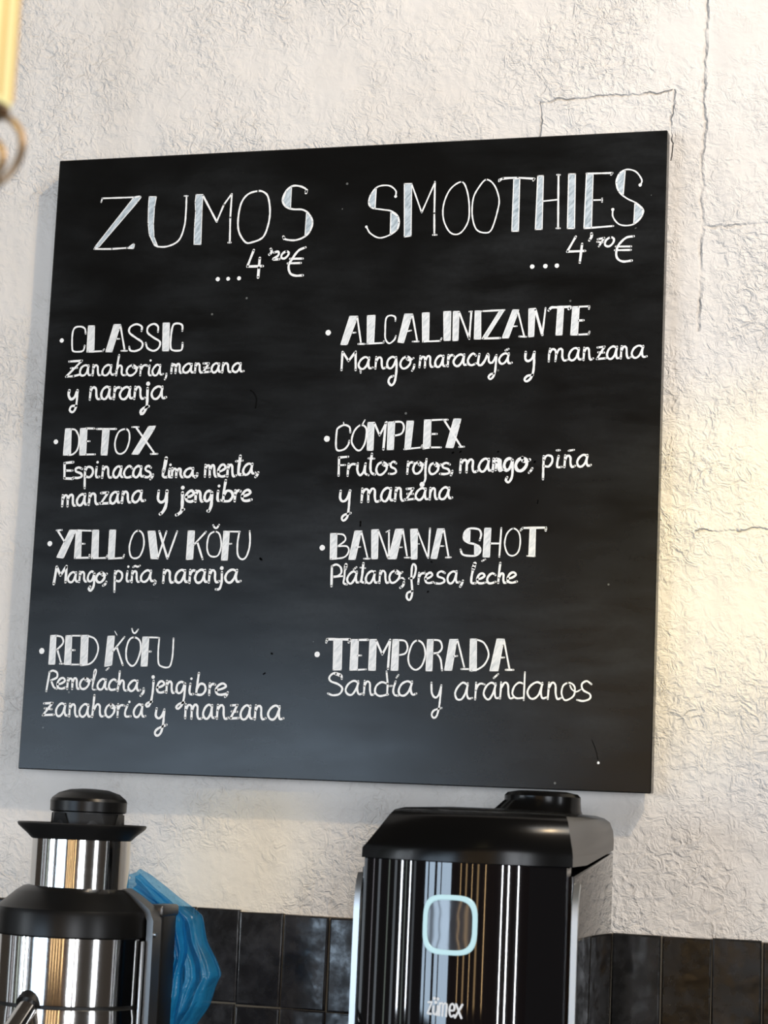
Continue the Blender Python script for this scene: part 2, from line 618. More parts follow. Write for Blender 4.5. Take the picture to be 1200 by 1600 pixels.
LETTERING = [
("heading ZUMOS blue", """L215 716,8258 729,8314 1235,8309 1318,8318
F131 1227,8306 1331,8321 1344,8304 1290,8234 720,7575 654,7561 668,7593
L231 654,7553 933,7544 1168,7551 1269,7543
F131 1192,7558 1267,7611 1285,7600 1272,7536
F131 1469,8307 1583,8302 1563,8151 1563,7895 1583,7703 1651,7555 1600,7568 1506,7738 1479,7899 1466,8155
S228 1581,7608 1651,7555 1817,7555 1976,7641 2046,7845 2057,8067 2052,8290
L179 2019,8295 2072,8292
F130 2199,8307 2302,8303 2305,8057 2318,7562 2211,7566 2204,7823 2206,8061 2190,8189
L210 2302,8295 2544,7889
L259 2302,8295 2541,7889
L225 2541,7889 2636,8138 2745,8292
L241 2749,8292 2745,7944 2758,7581
L224 2734,7574 2775,7573
C240 3146,8319 3002,8281 2904,8159 2867,7939 2887,7734 2994,7573 3099,7566 3257,7634 3327,7811 3344,8014 3305,8220 3236,8299
S237 3872,8262 3870,8314 3771,8364 3651,8366 3559,8280 3526,8156 3587,8064 3693,8028 3829,8016 3920,7960 3990,7840 3965,7708 3882,7618 3749,7573 3604,7589 3562,7630
S380 3872,8262 3879,8298
S348 3567,7630 3579,7601
F127 3651,8363 3574,8295 3529,8164 3578,8071 3652,8041
F126 3895,7976 3970,7911 3993,7832 3957,7693 3889,7626"""),
("price 4'20", """L318 3130,7450 3046,7211 3280,7211
L349 3228,7330 3222,7189 3217,7046
S348 3387,7457 3402,7409 3369,7375
S301 3438,7403 3501,7414 3504,7359 3427,7304 3523,7304
C284 3621,7413 3564,7380 3551,7326 3595,7309 3649,7354 3659,7396
S299 3906,7462 3805,7419 3723,7313 3669,7206 3694,7096 3776,7055 3887,7056
L268 3683,7302 3874,7300
L268 3652,7237 3849,7237
D319 2607,7040
D287 2765,7040
D302 2930,7042"""),
("heading SMOOTHIES blue", """S194 5201,8149 5198,8236 5097,8312 4941,8306 4847,8213 4810,8088 4857,8003 5015,7969 5153,7939 5254,7848 5260,7703 5167,7611 4995,7560 4855,7632 4792,7731
D213 5201,8151
D194 4792,7727
F156 4912,8287 4838,8203 4810,8088 4847,8011 4907,7982
F155 5143,7930 5244,7858 5263,7771 5242,7666 5148,7602
F155 5320,8331 5427,8327 5450,7571 5354,7560
L193 5427,8323 5590,7902 5764,8327
L231 5764,8337 5773,7885 5786,7582
L230 5767,7573 5817,7573
C191 6148,8319 5990,8221 5903,8004 5912,7784 6015,7598 6153,7583 6261,7741 6271,7960 6230,8191
C190 6500,8336 6399,8232 6324,8072 6320,7825 6384,7632 6510,7576 6602,7623 6677,7886 6690,8057 6617,8251
L247 6681,8305 6718,8336 6840,8344 6953,8342
L247 6682,8324 6738,8346 6945,8343 7181,8319 7165,8295
F152 6889,8334 6974,8330 6982,7581 6888,7584
F151 7226,8356 7305,8357 7312,7596 7218,7596
L188 7304,7993 7517,8007
L244 7516,8353 7534,7607
L225 7497,8359 7534,8357
L224 7512,7602 7558,7600
F150 7658,8365 7751,8361 7762,7589 7664,7592
F149 7905,8354 7997,8349 7996,7589 7893,7589
L224 7905,8357 8264,8350 8246,8325
L204 7999,7979 8128,7977
L223 8131,7996 8132,7950
L223 7900,7587 8294,7604
S184 8648,8160 8668,8234 8583,8354 8455,8390 8356,8333 8319,8212 8363,8079 8475,7981 8604,7910 8701,7804 8646,7676 8539,7609 8384,7621 8290,7727 8282,7836
D240 8648,8164
D222 8282,7836
F148 8437,8380 8355,8337 8322,8212 8357,8085 8419,8030
F147 8582,7917 8688,7823 8690,7730 8575,7619"""),
("price 4'70", """L279 7784,7475 7671,7268 7919,7270
L297 7874,7369 7850,7109
S333 8000,7510 8001,7467 7973,7416
L259 8089,7427 8176,7442 8106,7327
L222 8080,7390 8154,7381
C258 8262,7448 8199,7404 8192,7339 8247,7322 8300,7369 8308,7424
S275 8580,7451 8472,7431 8374,7332 8346,7222 8370,7143 8444,7104 8562,7113
L239 8338,7315 8547,7310
L239 8327,7264 8545,7261
D318 7192,7074
D317 7375,7074
D316 7535,7076"""),
("name CLASSIC", """D328 234,6196
S229 607,6288 585,6368 507,6398 424,6376 397,6277 407,6086 440,6030 563,6028 595,6059 603,6114
F131 641,6406 739,6403 754,6039 752,6013 643,6015
L228 660,6021 894,6025 912,6052
F130 1043,6415 1147,6412 1128,6339 1037,6010 940,6015
L243 1144,6401 1235,6029
L210 1183,6023 1273,6021
L211 1091,6202 1141,6201
S258 1479,6307 1478,6374 1393,6411 1299,6369 1293,6288 1398,6210 1502,6138 1491,6055 1402,6015 1322,6027 1303,6080
S257 1735,6290 1731,6368 1666,6409 1581,6370 1575,6284 1671,6208 1774,6143 1763,6057 1687,6012 1590,6053 1557,6132
F129 1806,6417 1905,6417 1917,6007 1823,6009
S256 2109,6296 2104,6375 2045,6406 1969,6389 1943,6272 1943,6069 1987,6013 2102,6011 2124,6053 2123,6120"""),
("line Zanahoria, manzana y naranja", """L278 375,5881 576,5890 340,5657 458,5662 565,5688
L245 407,5781 508,5785
S276 689,5802 637,5822 578,5791 556,5726 575,5675 621,5672 661,5713 685,5799
S276 685,5817 682,5732 699,5675 741,5681
S276 759,5823 760,5744 760,5669
S276 759,5761 791,5817 828,5802 838,5716 856,5670 893,5679
S275 1045,5800 993,5820 935,5786 907,5724 927,5673 973,5667 1016,5711 1043,5798
S275 1043,5814 1036,5731 1059,5674 1101,5684
S275 1154,5960 1140,5835 1127,5663
S275 1122,5731 1166,5807 1207,5788 1210,5702 1229,5665 1275,5666
S274 1373,5812 1311,5781 1287,5718 1322,5662 1380,5664 1436,5718 1425,5785 1375,5813
S274 1382,5774 1427,5761 1474,5784
S273 1505,5809 1502,5733 1501,5658
S273 1502,5730 1532,5788 1569,5806 1606,5794
S273 1638,5798 1630,5701 1646,5655 1685,5661
D169 1648,5872
S272 1806,5783 1757,5809 1710,5770 1685,5714 1706,5661 1745,5651 1781,5696 1806,5785
S272 1802,5804 1800,5714 1817,5662 1853,5670
S271 1904,5672 1902,5629 1885,5592
S308 744,5494 743,5406 739,5313
S308 740,5428 781,5491 826,5469 839,5368 862,5319 910,5326
S307 1043,5473 994,5498 936,5459 913,5383 936,5327 978,5318 1015,5363 1044,5467
S307 1041,5490 1039,5383 1056,5326 1096,5334
S306 1116,5492 1117,5404 1115,5314
S306 1114,5403 1141,5470 1178,5486 1214,5477
S305 1359,5467 1299,5490 1237,5453 1203,5383 1229,5323 1282,5313 1328,5363 1359,5465
S305 1360,5487 1354,5383 1372,5325 1421,5334
S305 1437,5490 1435,5404 1432,5314
S305 1434,5421 1474,5489 1514,5465 1524,5364 1551,5313 1592,5328
S303 1859,5465 1794,5490 1726,5453 1695,5384 1722,5321 1773,5309 1823,5358 1859,5464
S303 1855,5486 1849,5384 1873,5318 1920,5332
S358 408,5454 402,5384 440,5323 497,5351 536,5452
S293 540,5452 535,5280 518,5170 475,5131 434,5163 456,5218 531,5225
D320 1632,5532
S352 1628,5467 1633,5311 1629,5202 1593,5110 1553,5091 1545,5138 1589,5179 1661,5202
S287 1983,5816 1979,5752 1978,5682
S287 1979,5765 2006,5810 2033,5799 2043,5749 2042,5682
S287 2040,5755 2067,5812 2099,5799 2104,5720 2118,5682 2148,5688
S286 2285,5794 2235,5816 2182,5785 2153,5734 2173,5691 2214,5684 2255,5717 2285,5794
S286 2282,5808 2277,5733 2291,5686 2330,5693
S286 2343,5815 2342,5748 2341,5684
S286 2342,5761 2372,5811 2402,5796 2409,5719 2428,5681 2460,5689
L285 2464,5812 2544,5811 2464,5685 2566,5690
L285 2478,5752 2544,5746
S284 2701,5791 2659,5813 2611,5785 2590,5731 2608,5686 2643,5679 2678,5716 2702,5789
S284 2702,5806 2696,5734 2709,5688 2743,5692
S284 2762,5811 2759,5746 2756,5678
S284 2756,5759 2794,5809 2831,5792 2842,5719 2860,5681 2898,5691
S283 3026,5789 2982,5808 2930,5780 2904,5729 2926,5687 2965,5679 3001,5716 3028,5790
S283 3025,5806 3023,5728 3036,5686 3075,5691"""),
("name ALCALINIZANTE", """D403 4305,6217
F124 4610,6446 4727,6443 4707,6375 4591,6039 4497,6041
L231 4720,6436 4793,6053
L231 4754,6045 4847,6044
L200 4653,6208 4707,6209
F123 4867,6447 4980,6450 4979,6049 4882,6039
L215 4886,6045 5118,6053 5124,6079
S214 5278,6360 5271,6418 5200,6441 5141,6397 5136,6227 5146,6106 5203,6044 5275,6095 5294,6148
F122 5408,6456 5520,6453 5496,6370 5410,6047 5325,6059
L229 5520,6445 5604,6068
L213 5540,6062 5624,6062
L198 5449,6208 5510,6221
F122 5660,6464 5760,6466 5769,6062 5681,6056
L212 5685,6057 5936,6064 5950,6100
F121 5965,6476 6068,6476 6076,6067 5986,6066
F121 6102,6475 6185,6473 6186,6064 6111,6061
L242 6186,6465 6344,6082 6359,6465
L196 6329,6466 6368,6468
F120 6412,6474 6492,6472 6507,6075 6415,6077
L225 6510,6467 6825,6475
F120 6758,6470 6825,6475 6592,6095 6522,6078
L255 6540,6082 6779,6084
F119 6941,6475 7026,6473 7006,6406 6896,6081 6806,6083
L209 7017,6443 7114,6098
L208 7044,6101 7143,6093
L194 6945,6244 7005,6244
F119 7164,6484 7253,6489 7247,6095 7173,6090
L327 7254,6474 7365,6115
L222 7365,6112 7397,6488
S326 7442,6454 7478,6491 7552,6493 7743,6494 7720,6465
F118 7566,6496 7647,6494 7637,6108 7552,6107
F118 7772,6498 7863,6495 7850,6101 7755,6103
L236 7846,6493 7999,6496 7996,6460
S265 7851,6301 7927,6304
L235 7850,6106 8003,6110 8012,6144"""),
("line Mango, maracuya y manzana", """L292 4526,5679 4529,5937
L293 4534,5934 4623,5806 4720,5936 4733,5675
S276 4922,5829 4866,5858 4802,5818 4772,5750 4794,5701 4840,5689 4888,5734 4920,5830
S276 4922,5849 4914,5755 4932,5696 4977,5706
S275 5024,5853 5022,5772 5018,5691
S275 5021,5789 5062,5848 5100,5830 5109,5740 5128,5691 5170,5704
S274 5307,5833 5259,5852 5207,5821 5185,5757 5204,5699 5247,5692 5286,5740 5314,5827
S273 5460,5855 5403,5819 5375,5748 5407,5688 5465,5693 5517,5753 5512,5827 5463,5855
S273 5467,5815 5509,5798 5560,5827
S288 5577,5734 5571,5689 5550,5652
S289 5312,5845 5324,5679 5307,5506 5260,5450 5217,5500 5233,5557 5282,5582
S245 4803,5674 4808,5636
S273 5657,5853 5656,5774 5651,5698
S272 5656,5789 5690,5845 5720,5837 5730,5773 5729,5694
S272 5731,5784 5763,5850 5798,5838 5803,5747 5822,5699 5859,5706
S286 5990,5837 5944,5856 5897,5822 5873,5758 5893,5704 5928,5698 5964,5743 5988,5832
S286 5989,5852 5981,5764 5996,5709 6032,5715
S286 6059,5860 6057,5784 6055,5705
S286 6056,5782 6077,5840 6105,5860 6135,5847
S285 6282,5845 6227,5866 6168,5831 6133,5767 6159,5713 6204,5705 6250,5756 6282,5845
S285 6282,5865 6274,5773 6289,5717 6332,5731
S284 6446,5845 6408,5876 6362,5839 6336,5779 6354,5726 6395,5712 6449,5735
S299 6495,5866 6481,5732 6521,5709 6567,5760 6615,5864
S269 6626,5848 6634,5756 6680,5743 6731,5839
S268 6736,5846 6724,5623 6698,5542 6658,5513 6635,5543 6663,5580 6708,5591
S268 6907,5850 6858,5869 6803,5838 6774,5781 6796,5730 6835,5726 6877,5768 6909,5849
S268 6907,5867 6897,5782 6915,5729 6953,5737
L253 6860,5909 6901,5929
S296 7143,5882 7141,5786 7180,5754 7235,5792 7265,5880
S296 7262,5880 7262,5673 7243,5555 7201,5489 7157,5475 7139,5505 7177,5549 7251,5562
S266 7477,5919 7468,5832 7466,5745
S265 7470,5848 7508,5912 7551,5899 7563,5831 7557,5746
S265 7566,5838 7605,5911 7646,5902 7651,5802 7677,5752 7724,5762
S264 7874,5902 7825,5922 7769,5887 7740,5816 7759,5761 7802,5755 7846,5802 7874,5896
S264 7874,5918 7867,5819 7882,5765 7925,5770
S264 7947,5923 7945,5837 7942,5754
S264 7944,5855 7980,5918 8011,5900 8020,5809 8035,5755 8072,5774
L263 8130,5922 8224,5933 8124,5764 8245,5773
L263 8141,5855 8219,5850
S262 8393,5908 8342,5934 8285,5896 8260,5823 8281,5770 8320,5763 8359,5807 8391,5907
S262 8394,5927 8384,5832 8398,5769 8438,5782
S262 8456,5933 8452,5851 8449,5766
S262 8451,5863 8486,5927 8521,5909 8528,5817 8546,5769 8579,5780
S260 8747,5913 8690,5937 8626,5902 8595,5830 8621,5777 8663,5773 8709,5818 8744,5915
S261 8747,5931 8734,5837 8752,5781 8798,5788"""),
("name DETOX", """D357 249,4699
F130 387,4889 479,4888 493,4505 381,4503
S227 471,4884 551,4864 610,4746 597,4590 531,4516 456,4503
F129 621,4890 726,4894 732,4504 637,4501
L258 713,4891 839,4888
L226 726,4703 780,4703
L241 732,4509 876,4511
L258 877,4881 1180,4878
F129 972,4880 1075,4879 1065,4499 970,4502
C224 1329,4875 1224,4834 1176,4687 1201,4555 1270,4514 1350,4562 1394,4693 1385,4825
F127 1680,4910 1787,4914 1758,4852 1550,4509 1448,4510
L256 1484,4901 1796,4517
L224 1426,4903 1525,4902
L238 1739,4511 1840,4512"""),
("line Espinacas, lima, menta, manzana y jengibre", """L323 544,4399 409,4386 422,4163 556,4158
L291 430,4277 539,4276
S306 688,4299 639,4321 592,4302 596,4263 673,4234 692,4192 632,4168 563,4175
S305 737,4324 740,4171 748,4021
S305 736,4265 778,4328 847,4307 860,4235 816,4179 746,4191
S305 916,4324 910,4220 924,4178 962,4185
D189 924,4396
S304 1014,4335 1014,4253 1011,4169
S304 1014,4265 1053,4328 1093,4308 1102,4219 1126,4170 1170,4187
S303 1301,4310 1252,4335 1202,4295 1178,4231 1199,4180 1237,4173 1272,4219 1297,4313
S303 1300,4330 1292,4235 1310,4180 1348,4189
S302 1466,4305 1423,4339 1371,4303 1345,4238 1367,4180 1414,4173 1473,4192
S302 1604,4316 1558,4338 1507,4302 1485,4234 1506,4184 1543,4175 1581,4220 1605,4314
S302 1605,4330 1600,4243 1614,4188 1650,4194
S301 1753,4313 1714,4339 1674,4314 1680,4275 1741,4246 1754,4205 1709,4175 1652,4185
S316 1791,4212 1784,4182 1757,4148
S322 415,3916 416,3836 416,3758
S322 415,3852 451,3915 488,3902 497,3844 499,3757
S322 496,3850 531,3919 571,3909 579,3813 599,3766 640,3777
S320 764,3915 718,3932 664,3893 640,3828 663,3778 703,3771 739,3818 763,3911
S321 762,3935 759,3837 776,3784 811,3793
S320 832,3943 833,3858 830,3780
S320 833,3875 874,3940 919,3920 928,3833 951,3788 995,3799
L319 1011,3948 1116,3956 1015,3796 1146,3803
S318 1276,3942 1227,3964 1175,3925 1154,3857 1174,3805 1212,3799 1251,3849 1273,3943
S318 1274,3962 1268,3868 1285,3810 1322,3824
S318 1346,3966 1345,3890 1343,3808
S318 1345,3905 1378,3968 1418,3947 1429,3860 1449,3812 1488,3826
S317 1633,3961 1579,3979 1523,3943 1495,3876 1519,3823 1561,3817 1606,3866 1635,3961
S317 1633,3981 1629,3885 1649,3834 1692,3843
S474 1979,4449 1966,4350 1949,4258
S316 1949,4258 1943,4196 1972,4173 2021,4181
S316 2041,4295 2034,4211 2048,4177 2082,4180
D196 2050,4352
S315 2080,4302 2082,4235 2080,4174
S315 2079,4251 2109,4296 2141,4284 2144,4239 2146,4177
S315 2150,4245 2178,4296 2208,4284 2210,4214 2231,4175 2266,4181
S314 2399,4288 2350,4301 2295,4277 2267,4224 2289,4183 2333,4176 2372,4212 2398,4283
S314 2396,4302 2392,4231 2408,4186 2449,4191
S345 2463,4225 2461,4194 2434,4172
S313 2582,4347 2582,4266 2581,4182
S313 2584,4284 2610,4339 2643,4328 2649,4266 2654,4179
S313 2654,4273 2684,4343 2712,4326 2721,4232 2739,4181 2772,4186
S312 2781,4248 2835,4267 2884,4305 2854,4352 2807,4333 2775,4263 2792,4200 2840,4180 2901,4196
S312 2922,4348 2918,4266 2919,4183
S312 2920,4281 2950,4348 2982,4327 2991,4234 3010,4182 3046,4195
S373 3097,4473 3091,4389 3081,4283 3088,4215 3144,4207
L265 3035,4397 3133,4407
S310 3281,4347 3228,4363 3175,4325 3149,4260 3169,4211 3211,4207 3254,4254 3281,4343
S310 3282,4360 3274,4277 3293,4223 3332,4232
S325 3376,4236 3366,4206 3337,4173
S347 1895,3979 1891,3860 1938,3814 1997,3852 2025,3979
S409 2019,3979 2018,3783 1979,3684 1936,3646
D283 2257,4023
S408 2258,3951 2262,3715 2224,3654 2184,3634
L345 2261,3702 2293,3713
S345 2319,3889 2376,3898 2429,3938 2395,3981 2347,3959 2311,3901 2327,3842 2381,3823 2446,3842
S344 2461,3978 2460,3900 2460,3825
S344 2461,3919 2490,3976 2524,3955 2532,3874 2551,3825 2585,3842
S343 2694,3961 2654,3978 2611,3950 2594,3886 2611,3837 2645,3834 2679,3877 2697,3956
S343 2793,3975 2788,3878 2800,3836 2835,3842
D212 2802,4046
S342 2898,4126 2880,3969 2874,3839
S342 2878,3908 2924,3976 2991,3964 3012,3901 2977,3842 2928,3829 2870,3836
S341 3049,3982 3049,3906 3048,3832
S341 3047,3911 3069,3963 3097,3982 3125,3971
S341 3157,3899 3221,3914 3277,3951 3244,3988 3193,3973 3154,3907 3170,3847 3227,3835 3297,3852
S405 2701,3950 2701,3783 2672,3689 2655,3692"""),
("name COMPLEX", """D429 4361,4706
S244 4698,4793 4683,4868 4607,4899 4524,4862 4499,4802 4508,4561 4612,4553 4675,4617 4688,4677
L138 4593,4937 4600,4899
C228 4847,4896 4766,4830 4727,4725 4732,4635 4802,4547 4864,4551 4920,4660 4927,4843
L167 4867,4901 4901,4966
F122 4946,4930 5038,4932 5038,4540 4953,4540
L258 5039,4924 5123,4748 5215,4933
L318 5204,4922 5186,4553
F121 5238,4932 5332,4936 5331,4548 5240,4546
S242 5322,4936 5429,4930 5467,4860 5436,4771 5331,4739
F121 5505,4944 5601,4943 5574,4568 5491,4557
L211 5484,4551 5726,4575 5737,4604
F120 5755,4957 5849,4958 5854,4574 5754,4555
L225 5846,4953 6019,4959
L255 5854,4759 5937,4761
L210 5757,4555 5854,4574 6005,4573
F119 6170,4967 6271,4965 6256,4889 6178,4567 6073,4572
L239 6035,4950 6290,4578
L210 6012,4958 6087,4957
L208 6260,4578 6331,4580"""),
("line Frutos rojos, mango, pina y manzana", """L289 4557,4187 4552,4441 4683,4452
L243 4558,4333 4647,4336
S289 4695,4352 4690,4269 4688,4185
S288 4690,4267 4722,4331 4764,4349 4808,4339
S288 4828,4357 4825,4258 4863,4192 4914,4237 4940,4357
S288 4937,4350 4938,4224 4987,4193
S303 5025,4490 5011,4364 5016,4259 5041,4215 5080,4202
L227 4977,4427 5062,4423
S272 5184,4379 5121,4342 5097,4265 5130,4201 5186,4205 5243,4274 5234,4350 5183,4377
S271 5190,4336 5232,4319 5278,4349
S271 5378,4355 5341,4380 5302,4352 5309,4306 5366,4278 5381,4232 5335,4208 5281,4211
S285 5547,4376 5545,4295 5542,4211
S285 5544,4292 5568,4353 5598,4369 5628,4359
S284 5697,4374 5646,4343 5624,4275 5649,4216 5701,4217 5748,4275 5743,4348 5698,4376
S284 5702,4335 5740,4322 5784,4350
S284 5808,4410 5798,4285 5802,4138 5780,4079
D358 5760,4061
S283 5925,4360 5871,4334 5851,4262 5876,4207 5927,4211 5976,4264 5970,4340 5925,4360
S283 5931,4328 5966,4310 6011,4336
S282 6139,4336 6092,4357 6040,4337 6046,4295 6118,4270 6137,4222 6079,4204 6008,4206
S282 6179,4247 6177,4225 6161,4188
S297 6294,4401 6290,4316 6289,4226
S297 6295,4335 6331,4393 6371,4385 6377,4319 6378,4227
S296 6376,4329 6418,4400 6461,4385 6460,4286 6481,4230 6528,4243
S295 6682,4392 6634,4413 6575,4372 6546,4299 6570,4247 6611,4235 6654,4288 6685,4384
S295 6683,4409 6677,4308 6693,4250 6735,4259
S295 6749,4412 6747,4330 6742,4238
S295 6747,4343 6779,4408 6813,4390 6822,4293 6838,4242 6876,4262
S294 7003,4404 6963,4419 6916,4387 6895,4316 6912,4252 6952,4249 6985,4298 7008,4399
S295 6791,4412 6789,4335 6784,4256
S295 6788,4353 6816,4407 6844,4392 6851,4305 6866,4259 6898,4270
S294 7005,4395 6965,4409 6920,4378 6902,4318 6918,4268 6953,4260 6986,4303 7010,4391
S294 7015,4389 7014,4177 6970,4087 6929,4116 6946,4156
S396 7147,4423 7086,4385 7058,4313 7088,4250 7150,4250 7206,4320 7198,4396 7148,4419
S396 7153,4382 7197,4369 7247,4394
S307 7287,4275 7273,4249 7245,4220
S277 7440,4442 7439,4282 7440,4128
S277 7439,4383 7480,4449 7549,4436 7558,4367 7513,4302 7443,4309
S276 7644,4444 7628,4349 7634,4291 7688,4294
L248 7615,4520 7656,4522
S276 7733,4450 7731,4370 7726,4290
S276 7731,4385 7766,4446 7804,4426 7809,4340 7831,4292 7870,4308
S275 8036,4436 7983,4457 7926,4419 7899,4358 7919,4303 7962,4299 8005,4344 8038,4435
S275 8034,4454 8025,4363 8045,4308 8085,4319
L232 7779,4513 7851,4525
S319 4598,3974 4596,3873 4632,3828 4689,3855 4737,3977
S288 4732,3980 4726,3724 4709,3605 4657,3558 4633,3590 4661,3635 4757,3665
S302 4908,4005 4909,3913 4905,3817
S302 4907,3926 4950,3994 4994,3984 4999,3915 5002,3823
S301 5001,3920 5048,4002 5088,3986 5095,3878 5117,3823 5167,3836
S300 5321,3991 5268,4015 5210,3972 5184,3897 5205,3842 5250,3828 5289,3883 5320,3990
S300 5319,4010 5311,3905 5327,3843 5369,3854
S300 5392,4014 5388,3924 5385,3835
S300 5389,3947 5421,4011 5458,3995 5465,3891 5487,3835 5521,3852
L284 5544,3999 5637,4006 5542,3848 5661,3862
L284 5556,3931 5634,3931
S283 5813,3989 5765,4011 5704,3973 5674,3909 5698,3857 5741,3847 5784,3894 5815,3988
S283 5813,4003 5806,3915 5824,3857 5868,3868
S283 5880,4012 5879,3932 5876,3852
S283 5880,3947 5910,4006 5942,3995 5948,3905 5967,3856 5998,3872
S282 6142,3996 6089,4022 6035,3983 6008,3917 6026,3863 6072,3860 6110,3905 6142,3995
S282 6143,4016 6135,3926 6154,3871 6190,3880
L224 5746,4034 5754,4008"""),
("name YELLOW KOFU", """D385 261,3215
F128 559,3412 659,3412 630,3343 488,3008 384,3018
L257 371,3405 493,3239
L225 354,3408 437,3412
F128 659,3412 742,3408 759,3006 659,3005
L224 667,3409 908,3403
L223 747,3216 805,3216
L239 666,3010 893,3017 891,3057
F127 916,3413 1011,3414 1026,3008 924,3004
L222 935,3007 1154,3016 1166,3050
F127 1179,3414 1272,3415 1276,3010 1183,3006
L221 1191,3003 1411,3018 1425,3061
C221 1619,3408 1544,3352 1498,3186 1524,3049 1591,3012 1670,3051 1717,3203 1691,3355
F126 1766,3401 1875,3402 1949,3010 1839,3009
L235 1940,3015 2049,3399
L298 1940,3399 2086,3016
L250 2089,3016 2210,3400
F125 2376,3407 2472,3407 2469,3008 2372,3000
L233 2476,3212 2644,3396
L264 2522,3253 2616,3009
C217 2782,3398 2695,3344 2673,3186 2708,3073 2782,3043 2852,3074 2884,3210 2851,3357
S248 2748,3488 2774,3453 2806,3451 2835,3493
F124 2912,3406 2995,3403 2987,2997 2899,2996
L201 2912,3401 3150,3399
L232 2994,3225 3033,3229
S231 3143,3399 3125,3241 3137,3076 3196,3012 3258,3039 3299,3152 3308,3272 3296,3407"""),
("line Mango, pina, naranja", """L351 365,2634 394,2880
L336 397,2880 461,2758 546,2892 546,2662
S286 702,2788 654,2807 608,2775 581,2715 601,2670 643,2663 677,2705 702,2785
S286 701,2803 697,2721 714,2674 751,2679
S286 760,2812 761,2740 758,2666
S286 760,2753 791,2811 826,2791 832,2711 854,2673 887,2683
S285 979,2802 944,2820 905,2787 888,2727 905,2682 939,2679 966,2719 984,2798
S317 987,2786 987,2618 946,2544 913,2568 931,2602
S316 1093,2803 1040,2777 1019,2717 1047,2670 1097,2670 1142,2724 1136,2787 1093,2808
S316 1096,2777 1136,2763 1177,2787
S316 1176,2673 1166,2643 1132,2620
S284 1300,2827 1304,2676 1310,2534
S284 1301,2766 1339,2830 1403,2804 1414,2736 1375,2684 1308,2698
S283 1491,2825 1485,2724 1499,2682 1535,2692
D176 1500,2893
S283 1565,2829 1565,2750 1565,2673
S283 1563,2768 1595,2826 1630,2814 1639,2724 1659,2677 1693,2689
S282 1850,2822 1795,2844 1730,2802 1702,2740 1724,2687 1774,2683 1820,2730 1853,2822
S282 1850,2839 1845,2751 1866,2691 1912,2703
S252 1575,2886 1606,2904 1640,2892 1675,2908
S281 1932,2686 1930,2666 1907,2643
S312 2048,2852 2046,2762 2044,2670
S312 2048,2778 2086,2846 2133,2824 2142,2726 2166,2672 2212,2690
S311 2366,2833 2311,2854 2250,2815 2225,2745 2246,2686 2295,2677 2336,2729 2367,2827
S311 2364,2849 2361,2750 2380,2688 2424,2695
S310 2441,2854 2440,2764 2440,2674
S310 2438,2764 2463,2829 2494,2849 2527,2835
S309 2667,2831 2610,2860 2547,2818 2520,2747 2543,2686 2592,2678 2636,2726 2666,2833
S309 2663,2855 2656,2749 2677,2690 2720,2698
S309 2737,2858 2733,2770 2730,2680
S309 2734,2785 2771,2853 2812,2832 2819,2732 2840,2686 2882,2700
S307 3140,2840 3070,2865 3000,2825 2970,2754 2995,2696 3047,2683 3098,2736 3137,2835
S307 3139,2860 3128,2756 3152,2696 3200,2707
D278 2911,2884
S308 2917,2827 2919,2685 2893,2594 2841,2586"""),
("name BANANA SHOT", """D393 4370,3181
F121 4481,3379 4574,3379 4583,3024 4491,3019
S212 4566,3375 4670,3361 4698,3287 4595,3202
S211 4590,3202 4724,3202 4755,3132 4690,3050 4506,3024
F120 4830,3416 4933,3416 4913,3347 4852,3022 4760,3021
L210 4925,3406 5030,3042
L210 4977,3033 5061,3034
L180 4859,3191 4920,3195
F120 5069,3432 5165,3436 5172,3034 5088,3031
L225 5166,3426 5320,3047
L224 5332,3055 5318,3418
L179 5279,3403 5324,3427
F119 5411,3442 5520,3445 5498,3357 5437,3034 5324,3033
L224 5515,3438 5591,3061
L208 5557,3052 5633,3053
L179 5468,3192 5513,3195
F119 5623,3442 5721,3446 5731,3036 5653,3032
L208 5727,3409 5883,3054
L236 5888,3052 5897,3454
L148 5737,3241 5755,3241
F118 6002,3450 6092,3450 6069,3374 6008,3042 5926,3045
L222 6092,3444 6173,3068
L206 6135,3058 6206,3061
L177 6046,3213 6098,3215
S249 6598,3296 6615,3376 6588,3437 6520,3456 6439,3451 6382,3397 6378,3310 6439,3262 6529,3242 6602,3195 6610,3137 6549,3088 6431,3085 6363,3106 6336,3168
F118 6459,3434 6403,3422 6373,3361 6381,3295 6461,3262
F117 6529,3245 6534,3093 6586,3108 6616,3173 6596,3224
F117 6661,3461 6747,3461 6742,3068 6651,3069
L219 6743,3253 6886,3254
L234 6890,3462 6877,3073
L219 6641,3014 6684,3037
C189 7054,3458 6973,3389 6945,3247 6990,3118 7065,3089 7136,3145 7158,3277 7134,3404
L262 7158,3433 7183,3465 7504,3471 7500,3430
F116 7286,3466 7361,3466 7364,3084 7281,3084
L174 7258,3088 7364,3084"""),
